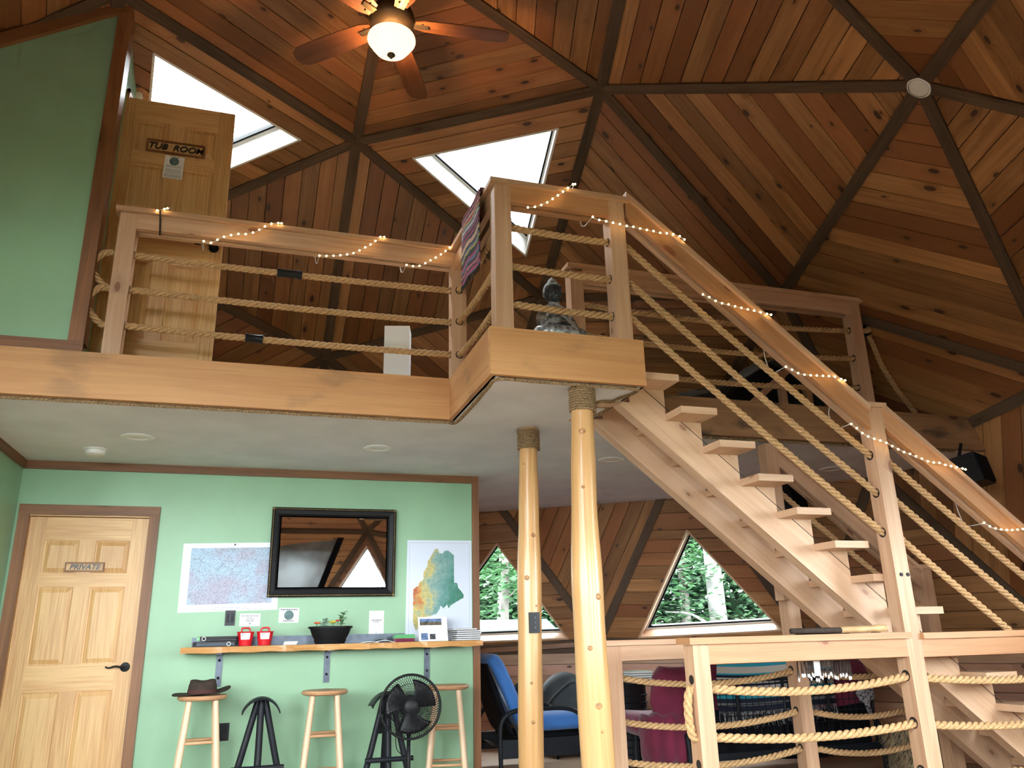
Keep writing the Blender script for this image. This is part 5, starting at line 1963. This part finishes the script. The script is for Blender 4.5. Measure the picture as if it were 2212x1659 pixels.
MB().lathe([(0, .03), (.034, .026), (.038, -.02), (0, -.02)], c, 24, axis=ax).build('hub', M['black_gloss'], t, smooth=True, auto=.6)
for k in range(3):
    a0 = 2 * PI * k / 3 + .4
    def bl(u, v):
        r = .03 + .145 * u
        a = a0 + (v - .5) * (1.25 + .25 * u) + .25 * u
        return c + q @ V((r * math.cos(a), r * math.sin(a), .02 * (v - .5) * 2 * (1 - .3 * u)))
    MB().grid(bl, 8, 8).build('blade', M['black_gloss'], t, smooth=True, solid=.003)
MB().lathe([(0, -.045), (.06, -.045), (.075, -.06), (.075, -.13), (.055, -.17), (0, -.175)], c, 28, axis=ax).build('motor', M['black'], t, smooth=True, auto=.6)
pb = c - ax * .11
MB().tube([pb + V((0, 0, -.03)), V((pb.x, pb.y, pb.z - .16))], .030, 16).build('neck', M['black'], t, smooth=True, auto=.8)
MB().tube([(pb.x, pb.y, pb.z - .14), (pb.x, pb.y, .02)], .0145, 16).build('pole', M['black'], t, smooth=True)
MB().lathe([(0, 0), (.155, 0), (.16, .012), (.06, .03), (.03, .06), (0, .06)], (pb.x, pb.y, 0), 32).build('base', M['black'], t, smooth=True, auto=.6)
MB().tube(spline([pb + V((-.03, .01, -.05)), pb + V((-.08, .03, -.16)), pb + V((-.075, .05, -.27)), pb + V((-.02, .06, -.34)), pb + V((.0, .02, -.45))], 8), .003, 6).build('cord', M['black'], t, smooth=True)


# ================================================================== loft objects
def remeshed(mb, name, mat, parent, voxel=.006, smooth_it=4):
    o = mb.build('tmp_shape', mat, parent)
    md = o.modifiers.new('remesh', 'REMESH')
    md.mode = 'VOXEL'
    md.voxel_size = voxel
    ms = o.modifiers.new('smooth', 'SMOOTH')
    ms.iterations = smooth_it
    ms.factor = .5
    dg = bpy.context.evaluated_depsgraph_get()
    me = bpy.data.meshes.new_from_object(o.evaluated_get(dg))
    bpy.data.objects.remove(o)
    for p_ in me.polygons:
        p_.use_smooth = True
    me.materials.clear()
    me.materials.append(mat)
    ob = bpy.data.objects.new(name, me)
    COL.objects.link(ob)
    ob.parent = parent
    return ob


# seated statue, facing the viewer slightly to the left
sy = 4.06
sb = UY(1205, 715, sy)
sc0 = V((sb.x, sy, ZL + .0))
t = thing('statue', 'silver seated meditating statue with a dark face behind the landing rope railing', 'statue', sc0)
K = (UY(1187, 597, sy).z - ZL) / .46
def sp(x, y, z): return sc0 + V((x * K * .82, y * K * .9, z * K * .86))
b = MB()
b.ball(sp(0, .02, .10), .105 * K, 20, 14, (1.0, .75, .95))           # hips
b.ball(sp(-.01, .015, .20), .082 * K, 20, 14, (1.0, .68, 1.1))
b.ball(sp(-.015, .01, .265), .075 * K, 20, 14, (1.12, .62, .62))      # shoulders
for s in (-1, 1):
    b.tube(spline([sp(s * .05, .02, .075), sp(s * .13, -.035, .062), sp(s * .155, -.055, .055), sp(s * .08, -.11, .050), sp(-s * .04, -.125, .050)], 8), lambda u: (.058 - .016 * u) * K, 16)
    b.tube(spline([sp(s * .075 - .015, .01, .275), sp(s * .118 - .01, .012, .20), sp(s * .125, -.015, .145), sp(s * .08, -.075, .112), sp(s * .02, -.095, .105)], 8), lambda u: (.034 - .010 * u) * K, 14)
b.ball(sp(0, -.02, .028), .15 * K, 24, 10, (1.12, .85, .22))
b.tube([sp(-.015, .01, .28), sp(-.02, .005, .38)], .034 * K, 14)
remeshed(b, 'robe', M['silver'], t, .007, 3)
hd = MB()
HK = K * 1.22
hc_ = sc0 + V((-.022 * K, 0, .46 * K - .094 * HK))
FR3 = Matrix.Rotation(.22, 3, 'Z')
def hp(x, y, z): return hc_ + FR3 @ V((x, y, z)) * HK
hd.ball(hc_, .047 * HK, 20, 16, (.90, .98, 1.18))
hd.ball(hp(0, -.018, -.032), .030 * HK, 16, 12, (.95, .9, .85), FR3)
hd.tube([hp(0, -.044, .014), hp(0, -.052, -.004), hp(0, -.054, -.010)], lambda u: (.0045 + .0035 * u) * HK, 10)
for s in (-1, 1):
    hd.ball(hp(s * .018, -.042, .006), .0095 * HK, 12, 8, (1.35, .55, .55), FR3)
    hd.tube([hp(s * .006, -.047, .017), hp(s * .018, -.046, .022), hp(s * .030, -.038, .017)], .0032 * HK, 8)
    hd.ball(hp(s * .043, .002, -.012), .012 * HK, 10, 8, (.5, .8, 2.4))
    hd.ball(hp(s * .020, -.036, -.014), .012 * HK, 10, 8)
hd.ball(hp(0, -.046, -.026), .0095 * HK, 12, 8, (1.35, .7, .32), FR3)
hd.ball(hp(0, -.044, -.032), .0085 * HK, 12, 8, (1.2, .7, .35), FR3)
remeshed(hd, 'head', M['statue_black'], t, .0021, 1)
hr_ = MB()
for i in range(15):
    th = PI * (i + .5) / 24
    m = max(3, int(26 * math.sin(th)))
    for k in range(m):
        a = 2 * PI * (k + (i % 2) * .5) / m
        d = V((math.sin(th) * math.cos(a), math.sin(th) * math.sin(a), math.cos(th)))
        if (d.y < -.10 and d.z < .64) or d.z < -.30:
            continue
        hr_.ball(hp(d.x * .0445, d.y * .048 + .004, d.z * .057 + .004), .0066 * HK, 6, 5)
for i in range(5):
    m = (10, 8, 6, 4, 1)[i]
    for k in range(m):
        a = 2 * PI * k / m
        r = (.020, .018, .013, .008, 0)[i]
        hr_.ball(hp(r * math.cos(a), r * math.sin(a) + .004, .060 + i * .0062), .0064 * HK, 6, 5)
hr_.build('hair_curls', M['silver'], t, smooth=True, kind='stuff')
hn = MB()
for s in (-1, 1):
    hn.ball(sp(s * .022, -.118, .105), .026 * K, 12, 8, (1.25, .6, .6))
    for f in range(4):
        hn.tube([sp(s * .03, -.130 - .002 * f, .112 - .010 * f), sp(-s * .012, -.134, .110 - .010 * f)], .0065 * K, 8)
    hn.tube([sp(s * .028, -.125, .115), sp(s * .006, -.13, .130)], .0065 * K, 8)
remeshed(hn, 'hands', M['statue_black'], t, .004, 1)
MB().tube(spline([sp(-.085, -.03, .29), sp(-.05, -.055, .25), sp(0, -.065, .215), sp(.06, -.06, .18)], 8), .010 * K, 10).build('robe_fold', M['silver'], t, smooth=True)

# rag rug over the side rail
t = thing('rag_rug', 'striped multicolour woven rag rug hung over the landing side rail', 'rug', (1.17, 4.25, 3.66))
def rugf(u, v):
    y = 4.02 + .46 * u
    zt_ = 3.640 + .037 * (y - 3.99) / .87 + .034
    s = v * .60
    w = .006 * math.sin(9 * u + 3 * v) * min(1, s * 4)
    if s < .12:
        return (1.285 - s * 1.2, y, zt_ + .002)
    s -= .12
    return (1.141 - .004 - w - .006 * min(1, s * 8), y + .03 * s, zt_ - s * .98 + (-.02 * (1 - u)) * (s > .4))
rg_ = MB().grid(rugf, 24, 40).build('weave', M['rug'], t, smooth=True, solid=.006)
fr_ = MB()
for i in range(40):
    u = (i + .5) / 40
    a = V(rugf(u, 1.0))
    fr_.tube([a, a + V((RND.uniform(-.004, .004), RND.uniform(-.006, .006), -.03 - RND.random() * .015))], .0022, 4)
fr_.build('tassel_fringe', M['bark_fringe'], t, kind='stuff')

# paper floor lamp on the loft
p = UY(862, 760, 5.45)
t = thing('paper_lamp', 'white rectangular paper lamp standing on the loft floor', 'lamp', (p.x, 5.45, ZL))
zt_ = UY(860, 707, 5.45).z
R3 = Matrix.Rotation(math.radians(-14), 3, 'Z')
lx0, lx1 = UY(834, 760, 5.45).x, UY(888, 760, 5.45).x
MB().box((lx0, 5.42, ZL + .02), (lx1, 5.42 + (lx1 - lx0), zt_), R3, ((lx0 + lx1) / 2, 5.5, ZL)).build('shade', M['shade'], t, bevel=.004)
MB().box((lx0 + .01, 5.43, ZL), (lx1 - .01, 5.41 + (lx1 - lx0), ZL + .02), R3, ((lx0 + lx1) / 2, 5.5, ZL)).build('base', M['black'], t)

# dark cloth over a wooden trestle behind the right loft railing
t = thing('massage_table', 'dark cloth covered wooden trestle table lying on the loft behind the stairs', 'table', (4.0, 5.75, ZL))
def tarp(u, v):
    x = 3.30 + 1.62 * u
    rid = 3.02 + .40 * math.exp(-((u - .60) / .30) ** 2) + .012 * math.sin(11 * u)
    y = 5.35 + 1.0 * v
    z = rid - .42 * abs(v - .45) * (1.0 if v > .45 else .35) + .010 * math.sin(8 * v + 5 * u)
    return (x, y, max(z, ZL + .03))
MB().grid(tarp, 36, 20).build('cloth', M['dark_cloth'], t, smooth=True, solid=.008)
for xa, za, xb, zb in ((3.62, ZL + .02, 4.18, 3.20), (4.18, 3.20, 4.68, 3.02)):
    MB().beam((xa, 5.30, za), (xb, 5.30, zb), (0, 0, 1), .03, .05).build('frame_rail', M['rail'], t, grain=(xb - xa, 0, zb - za))
for x in (4.05, 4.30, 4.66):
    MB().box((x, 5.285, ZL), (x + .055, 5.335, 3.16 if x < 4.5 else 3.02)).build('frame_leg', M['rail'], t, grain=(0, 0, 1))
MB().box((3.55, 5.285, ZL), (4.7, 5.33, ZL + .03)).build('frame_sill', M['rail'], t, grain=(1, 0, 0))

# speakers under the loft
for lab, c, w, h, d, rz in (('black loudspeaker under the right end of the loft beam', UY(2100, 1018, 4.60), .27, .22, .18, .45), ('black loudspeaker under the loft seen between the stair treads', V((4.58, 6.05, 2.22)), .20, .24, .18, .3)):
    t = thing('loudspeaker', lab, 'speaker', c)
    R3 = Matrix.Rotation(rz, 3, 'Z') @ Matrix.Rotation(-.18, 3, 'X')
    MB().box(c - V((w / 2, d / 2, h / 2)), c + V((w / 2, d / 2, h / 2)), R3, c).build('cabinet', M['black'], t, bevel=.008)
    MB().box(c + V((-w / 2 + .012, -d / 2 - .012, -h / 2 + .012)), c + V((w / 2 - .012, -d / 2 + .002, h / 2 - .012)), R3, c).build('grille', M['black_cloth'], t, bevel=.006)
    MB().tube([R3 @ V((0, d / 2 - .03, h / 2)) + c, V((c.x, c.y + .05, ZC))], .012, 8).build('bracket', M['black'], t)


# ================================================================== seating under the loft
def slab(path, w, th, nrm_y=True, seg=16, power=4.0):
    """padded slab: rounded section swept along a path in the x-z plane, w across y"""
    mb = MB()
    pts = [V(p) for p in path]
    n = len(pts)
    vs, fs = [], []
    for i, p in enumerate(pts):
        d = (pts[min(i + 1, n - 1)] - pts[max(i - 1, 0)]).normalized()
        nn_ = V((-d.z, 0, d.x))
        e = min(1.0, .62 + .38 * min(i, n - 1 - i) / 2)
        for k in range(seg):
            a = 2 * PI * (k + .5) / seg
            c_, s_ = math.cos(a), math.sin(a)
            rr = (abs(c_) ** power + abs(s_) ** power) ** (-1 / power)
            vs.append(p + V((0, 1, 0)) * (c_ * rr * w / 2) + nn_ * (s_ * rr * th / 2 * e))
    for i in range(n - 1):
        for k in range(seg):
            k2 = (k + 1) % seg
            fs.append((i * seg + k, (i + 1) * seg + k, (i + 1) * seg + k2, i * seg + k2))
    fs.append(tuple(range(seg)))
    fs.append(tuple(reversed(range((n - 1) * seg, n * seg))))
    return mb.add(vs, fs)


# blue futon chair seen from its side
yc0, yc1 = 6.98, 7.62
t = thing('futon_chair', 'black metal futon chair with a blue mattress beside the end of the green wall', 'chair', (2.45, 7.3, 0))
ym = (yc0 + yc1) / 2
slab(spline([(2.02, ym, .93), (2.09, ym, .86), (2.17, ym, .70), (2.25, ym, .52), (2.34, ym, .42), (2.5, ym, .385), (2.72, ym, .385), (2.93, ym, .385)], 4), .60, .155).build('mattress', M['blue'], t, smooth=True)
slab(spline([(1.985, ym, .88), (2.03, ym, .74), (2.10, ym, .55), (2.17, ym, .38), (2.22, ym, .30)], 4), .585, .05).build('back_cover', M['black_cloth'], t, smooth=True)
slab(spline([(2.22, ym, .285), (2.5, ym, .28), (2.9, ym, .285)], 4), .585, .05).build('seat_cover', M['black_cloth'], t, smooth=True)
for y in (yc0 - .03, yc1 + .03):
    arm = spline([(2.08, y, .0), (2.075, y, .30), (2.10, y, .43), (2.20, y, .495), (2.40, y, .505), (2.66, y, .50), (2.79, y, .455), (2.84, y, .36), (2.85, y, .0)], 8)
    MB().tube(arm, .019, 14).build('arm', M['black_steel'], t, smooth=True)
    MB().box((2.085, y - .012, .13), (2.845, y + .012, .275)).build('side_panel', M['black_steel'], t, bevel=.003)
    MB().tube([(1.99, y * .98 + ym * .02, .86), (2.26, y * .98 + ym * .02, .26)], .011, 10).build('back_tube', M['iron'], t, smooth=True)
for x, z in ((2.12, .2), (2.82, .2)):
    MB().tube([(x, yc0 - .03, z), (x, yc1 + .03, z)], .014, 10).build('cross_tube', M['black_steel'], t, smooth=True)
t = thing('pillow', 'small navy patterned pillow in the corner of the blue futon chair', 'pillow', (2.33, 7.36, .46))
MB().ball((2.365, 7.40, .575), .13, 20, 12, (.42, 1.0, 1.0), Matrix.Rotation(.35, 3, 'Y')).build('cushion', M['pillow'], t, smooth=True)
MB().tube([V((2.365, 7.40, .575)) + Matrix.Rotation(.35, 3, 'Y') @ V((0, .131 * math.cos(a * PI / 12), .131 * math.sin(a * PI / 12))) for a in range(24)], .005, 6, closed=True).build('piping', M['black_cloth'], t, smooth=True)
# slumped bag
bm_ = MB()
bm_.ball((3.22, 8.02, .27), .42, 20, 12, (1.15, .8, .68)).ball((3.08, 8.02, .53), .25, 16, 10, (1.0, .8, .9)).ball((3.52, 7.9, .36), .26, 16, 10, (1.0, .8, .9))
t = thing('bean_bag', 'slumped dark grey bean bag behind the log columns', 'bean bag', (3.22, 8.02, 0))
remeshed(bm_, 'bag', M['bag'], t, .03, 6)
MB().tube(spline([(2.80, 7.86, .44), (2.96, 7.80, .60), (3.1, 7.80, .66), (3.3, 7.76, .56), (3.55, 7.70, .48)], 6), .010, 8).build('seam', M['bag'], t, smooth=True)

# basket with books
BKX, BKY = 3.30, 7.02
t = thing('black_basket', 'tall black woven basket left of the maroon futon', 'basket', (BKX, BKY, 0))
bk = MB()
bk.lathe([(0, .0), (.15, .0), (.165, .30), (.17, .66), (.178, .68), (.165, .68), (.155, .30), (.14, .02), (0, .02)], (BKX, BKY, 0), 28)
bk.build('body', M['black'], t, smooth=True, auto=.6)
for z in [.06 * i + .04 for i in range(10)]:
    r = .152 + .02 * z / .66
    MB().tube([(BKX + (r + .004) * math.cos(a * PI / 14), BKY + (r + .004) * math.sin(a * PI / 14), z) for a in range(28)], .007, 6, closed=True).build('hoop', M['black_cloth'], t, smooth=True)
for i in range(5):
    z = .685 + i * .019
    t = thing('book', ['lowest', 'second', 'middle', 'fourth', 'topmost'][i] + ' pale book of the stack on the black basket', 'book', (BKX + .09, BKY - .05, z), group='books stacked on the basket')
    R3 = Matrix.Rotation(RND.uniform(-.1, .1), 3, 'Z')
    o = (BKX + .09, BKY - .05, z)
    ox, oy = BKX - .02, BKY - .15
    MB().box((ox, oy, z), (ox + .22, oy + .17, z + .003), R3, o).build('cover', M['book_dark'], t)
    MB().box((ox + .003, oy + .002, z + .003), (ox + .217, oy + .168, z + .015), R3, o).build('pages', M['book_page'], t)
    MB().box((ox, oy, z + .015), (ox + .22, oy + .17, z + .018), R3, o).build('cover', M['leaf_grey'], t)

# maroon futon sofa with its wire back toward the viewer
SY = 5.86
t = thing('futon_sofa', 'black metal futon sofa with a maroon mattress, its wire back toward the railing', 'sofa', (4.0, 6.2, 0))
xa, xb = 3.26, 4.98


def pad(x0, x1, cy, cz, th, hh, name, mat, amp=.018):
    """puffy slab standing across x; th along y, hh along z"""
    def f(u, v):
        a = 2 * PI * v
        c_, s_ = math.cos(a), math.sin(a)
        rr = (abs(c_) ** 4 + abs(s_) ** 4) ** -.25
        e = min(1, (math.sin(PI * min(max(u, .0), 1)) * 6) ** .5) if 0 < u < 1 else .0
        w = amp * math.sin(u * 19 + v * 9) * .5
        return (x0 + (x1 - x0) * u, cy + (th / 2 + w) * c_ * rr * e, cz + (hh / 2 + w) * s_ * rr * e)
    MB().grid(f, 36, 20).build(name, mat, t, smooth=True)


pad(3.02, 5.12, SY + .16, .60, .19, .50, 'mattress', M['maroon'])
pad(2.98, 5.10, 6.42, .40, .72, .17, 'mattress', M['maroon'])
pad(2.93, 3.30, SY + .12, .33, .24, .36, 'mattress', M['maroon'])
MB().tube([(xa, SY, .73), (xb, SY, .73)], .014, 12).build('back_rail', M['black_steel'], t, smooth=True)
MB().tube([(xa, SY, .30), (xb, SY, .30)], .014, 12).build('back_rail', M['black_steel'], t, smooth=True)
for x in (xa, 3.70, 4.13, 4.20, 4.55, xb):
    MB().tube([(x, SY, .12 if x in (xa, xb) else .30), (x, SY, .73)], .013, 10).build('back_post', M['black_steel'], t, smooth=True)
for i in range(1, 30):
    x = xa + (xb - xa) * i / 30
    MB().tube([(x, SY - .004, .30), (x, SY - .004, .73)], .0032, 5).build('back_wire', M['black_steel'], t)
for z in (.39, .47, .55, .63):
    MB().tube([(xa, SY - .008, z), (xb, SY - .008, z)], .0032, 5).build('back_wire', M['black_steel'], t)
for x in (xa - .03, xb + .03):
    arm = spline([(x, SY - .02, .0), (x, SY - .02, .26), (x, SY + .02, .37), (x, SY + .14, .43), (x, SY + .45, .45), (x, SY + .78, .43), (x, SY + .88, .34), (x, SY + .9, .0)], 8)
    MB().tube(arm, .021, 12).build('arm', M['black_steel'], t, smooth=True)
MB().beam((xa - .03, SY - .02, .19), (xb + .03, SY - .02, .19), (0, 0, 1), .025, .05).build('base_rail', M['black_steel'], t)
def skirt(u, v):
    return (xa + .02 + (xb - xa - .04) * u, SY + .048 + .010 * math.sin(u * 60) * v, .50 - .36 * v + .02 * math.sin(7 * u))
MB().grid(skirt, 90, 6).build('back_cover', M['black_cloth'], t, smooth=True, solid=.004)

t = thing('striped_blanket', 'turquoise and white striped fringed blanket draped over the futon back', 'blanket', (4.1, SY, .8))
bx0, bx1 = 3.56, 4.66


def blank(u, v):
    x = bx0 + (bx1 - bx0) * u + .02 * math.sin(5 * v)
    s = v * .78
    wob = .010 * math.sin(u * 14 + v * 3)
    top_ = .868 - .012 * math.sin(u * 5)
    if s < .22:
        return (x, SY + .29 - .0 * s, top_ - .22 + s)
    if s < .42:
        return (x, SY + .29 - (s - .22) * 1.32, top_ + .012 * math.sin(PI * (s - .22) / .2))
    return (x, SY + .026 + wob * .5, top_ - (s - .42))


MB().grid(lambda u, v: blank(u, 1 - v), 40, 40).build('tmp', M['serape'], t)
o_ = bpy.data.objects['tmp']
bpy.data.objects.remove(o_)
g_ = MB().grid(blank, 40, 40)
for q_ in range(len(g_.uv)):
    g_.uv[q_] = [(a_, min(1, max(0, (b_ - .50) / .50))) for a_, b_ in g_.uv[q_]]
g_.build('weave', M['serape'], t, smooth=True, solid=.005)
fr_ = MB()
for i in range(110):
    u = (i + .5) / 110
    a = V(blank(u, 1.0)) + V((0, -.004, 0))
    fr_.tube([a, a + V((RND.uniform(-.006, .006), RND.uniform(-.008, .002), -.05)), a + V((RND.uniform(-.015, .015), RND.uniform(-.012, .0), -.09 - RND.random() * .04))], .0028, 4)
fr_.build('fringe', M['plaid'], t, kind='stuff')
t = thing('checked_cloth', 'crumpled grey checked cloth tied on the right of the futon back', 'cloth', (4.93, SY, .6))
cl_ = MB()
for i in range(9):
    a = i * 2.4
    cl_.ball((4.90 + .05 * math.cos(a), SY - .03 + .015 * math.sin(a * 2), .60 + .055 * math.sin(a)), .04, 10, 8, (1.1, .6, 1))
cl_.tube(spline([(4.90, SY - .03, .58), (4.90, SY - .035, .50), (4.93, SY - .03, .40)], 5), .022, 10)
remeshed(cl_, 'folds', M['plaid'], t, .014, 3)

# shaggy hide on a drum below the stairs
c = V((4.98, 5.50, 0))
t = thing('hide_drum', 'drum covered in shaggy tan fur on the floor behind the stairs', 'drum', c)
MB().lathe([(0, 0), (.14, 0), (.13, .15), (.17, .33), (.175, .36), (.16, .37), (0, .365)], c, 24).build('shell', M['bark'], t, smooth=True, auto=.6)
fu = MB()
for i in range(2600):
    a = RND.random() * 2 * PI
    z = RND.random() * .36 + .02
    r = .135 + (.04 * max(0, (z - .15) / .2) if z > .15 else .005)
    p = c + V((r * math.cos(a), r * math.sin(a), z))
    d = V((math.cos(a) * .5, math.sin(a) * .5, -1)).normalized()
    d = (d + V((RND.uniform(-.4, .4), RND.uniform(-.4, .4), RND.uniform(-.2, .3)))).normalized()
    sd = d.cross(V((math.cos(a), math.sin(a), 0))).normalized() * .004
    L = .05 + RND.random() * .05
    fu.add([p - sd, p + sd, p + d * L + V((math.cos(a), math.sin(a), 0)) * .02], [(0, 1, 2)])
fu.build('fur', M['fur'], t, kind='stuff')

# rattle rod with hanging fringe on the lower rail
t = thing('fringed_rod', 'bamboo rattle rod with dark hanging fringe and shells on the front rail', 'rattle', (3.2, PF + .06, 1.08))
yy = PF + .055
MB().tube([(2.90, yy + .03, 1.094), (3.22, yy + .01, 1.094)], .016, 14).build('bound_grip', M['bark_fringe'], t, smooth=True)
MB().tube([(3.22, yy + .01, 1.095), (3.40, yy, 1.097), (3.45, yy, 1.098), (3.46, yy, 1.098), (3.53, yy - .006, 1.099)], lambda s: .0175 + (.004 if .55 < s < .8 else 0), 16).build('rod', M['bamboo'], t, smooth=True)
MB().lathe([(0, .003), (.017, .003), (.019, 0)], (3.531, yy - .006, 1.099), 18, axis=(1, -.35, 0)).build('end_cap', M['white_plastic'], t)
fg, shl = MB(), MB()
for i in range(90):
    x = 2.945 + .37 * (i + RND.random()) / 90
    y = PF + .132 + RND.uniform(-.004, .010)
    zb = .835 + RND.random() * .035
    fg.tube([(x, PF + .10, 1.079), (x + RND.uniform(-.004, .004), y - .002, 1.072), (x + RND.uniform(-.006, .006), y, zb + .1), (x + RND.uniform(-.008, .008), y, zb)], .0022, 4)
    if i % 3 == 0:
        shl.ball((x, y, zb - .010), .009, 8, 6, (.7, .5, 1.3))
fg.build('fringe', M['bark_fringe'], t, kind='stuff')
shl.build('shell_beads', M['shell'], t, smooth=True, kind='stuff')
MB().box((3.052, PF + .122, .852), (3.092, PF + .125, .945)).build('paper_tag', M['paper'], t)

# grey canvas with a dark border hung on the wall behind the viewer (seen in the mirror)
t = thing('canvas_hanging', 'grey linen hanging with a black border, reflected in the mirror', 'hanging', (.8, -.55, 2.4))
cq = [V((.05, -.62, 1.75)), V((1.02, -.55, 1.80)), V((1.40, -.50, 2.86)), V((.05, -.60, 2.74))]
MB().grid(lambda u, v: (cq[0].lerp(cq[1], u)).lerp(cq[3].lerp(cq[2], u), v) + V((0, .03 * math.sin(PI * u) * math.sin(PI * v), -.03 * math.sin(PI * u) * (v - .5) * 2)), 16, 16).build('linen', M['linen'], t, smooth=True, solid=.004)
for a, b in ((0, 1), (1, 2), (2, 3), (3, 0)):
    MB().beam(cq[a] + V((0, .012, 0)), cq[b] + V((0, .012, 0)), (0, 1, 0), .10, .012).build('border', M['black_cloth'], t)


# ================================================================== outside
def tree(label, x, y, h, r, mat, lean, nleaf, crown, lm, ls, seed):
    rg = random.Random(seed)
    t = thing('tree', label, 'tree', (x, y, -.45), group='trees outside the windows')
    pth = spline([(x, y, -.5), (x + lean * .4, y, h * .35), (x + lean, y, h * .7), (x + lean * 1.2, y, h)], 6)
    MB().tube(pth, lambda s: r * (1 - .55 * s), 14).build('trunk', mat, t, smooth=True)
    br = []
    for i in range(9):
        s = .12 + .8 * i / 9
        p = pth[int(s * (len(pth) - 1))]
        a = i * 2.4 + rg.random()
        L = crown * (.6 + .5 * rg.random())
        q = p + V((math.cos(a) * L, math.sin(a) * L, L * (.15 + .3 * rg.random())))
        m = p.lerp(q, .5) + V((0, 0, .15))
        bp = spline([p, m, q], 6)
        br.append(bp)
        MB().tube(bp, lambda s_: r * .22 * (1 - .75 * s_), 7).build('branch', mat, t, smooth=True)
    lf_ = MB()
    for i in range(nleaf):
        bp = rg.choice(br)
        p = bp[rg.randrange(3, len(bp))] + V((rg.gauss(0, .42), rg.gauss(0, .42), rg.gauss(0, .32)))
        a = rg.random() * 2 * PI
        d = V((math.cos(a), math.sin(a), rg.uniform(-.7, .1))).normalized()
        sd = d.cross(V((0, 0, 1))).normalized()
        up_ = sd.cross(d)
        L = ls * (.6 + .7 * rg.random())
        w = L * .32
        lf_.add([p, p + d * L * .45 + sd * w - up_ * .01, p + d * L, p + d * L * .45 - sd * w - up_ * .01, p + d * L * .45 + up_ * .012], [(0, 1, 4), (1, 2, 4), (2, 3, 4), (3, 0, 4)])
    lf_.build('foliage', lm, t, kind='stuff')
    return t


tree('white birch tree seen through the window under the stairs', 9.55, 15.5, 7.5, .21, M['birch'], -.1, 2200, 1.6, M['leaf'], .17, 21)
tree('slim pale tree left of the birch outside the stair window', 7.55, 15.0, 6.5, .09, M['birch'], -.35, 2200, 1.5, M['leaf'], .17, 22)
tree('leafy beech tree outside the window behind the log columns', 4.0, 13.2, 6, .08, M['bark'], .2, 3200, 1.5, M['leaf'], .18, 23)
tree('small leafy tree right of the birch outside the stair window', 10.0, 13.2, 5.2, .07, M['bark'], .1, 2600, 1.4, M['leaf'], .17, 24)
tree('thin birch sapling outside the left triangular window', 4.9, 16.5, 7, .08, M['birch'], .3, 2200, 1.6, M['leaf'], .19, 25)
tree('dark leafy tree far behind the beech', 3.4, 19, 8, .14, M['bark'], 0, 3200, 2.2, M['leaf2'], .30, 26)
tree('dark leafy tree far left of the birch', 7.0, 20, 8, .14, M['bark'], 0, 3200, 2.2, M['leaf2'], .30, 27)
tree('dark leafy tree far behind the birch', 11.3, 20, 8, .15, M['bark'], 0, 3400, 2.2, M['leaf2'], .30, 28)
tree('dark leafy tree far right of the birch', 15.0, 19, 8, .15, M['bark'], 0, 3200, 2.2, M['leaf2'], .30, 29)
hed = MB()
rg = random.Random(9)
for i in range(42000):
    x = rg.uniform(-2, 26)
    y = 23.5 + rg.gauss(0, .8) - .12 * (x - 8)
    z = rg.uniform(-.4, 9.5)
    d = V((rg.uniform(-1, 1), rg.uniform(-1, 1), rg.uniform(-.8, .3))).normalized()
    sd = d.cross(V((0, 0, 1))).normalized() * .2
    p = V((x, y, z))
    hed.add([p, p + d * .22 + sd, p + d * .5, p + d * .22 - sd], [(0, 1, 2, 3)])
tag(hed.build('forest_edge', M['leaf2'], org=(10, 23, 0)), 'dense dark green forest edge far outside the windows', 'foliage', kind='stuff')

# low shed with a pale green roof outside the left window
t = thing('shed', 'low shed with a pale green roof outside the window behind the log columns', 'shed', (3.3, 12.2, -.45))
MB().box((2.3, 11.9, -.45), (4.3, 12.6, 1.06)).build('wall', M['cement'], t)
MB().prism([(2.15, 11.7, 1.06), (2.15, 12.8, 1.06), (2.15, 12.8, 1.16), (2.15, 12.25, 1.36), (2.15, 11.7, 1.16)], (2.3, 0, 0)).build('roof', M['pale_green'], t)
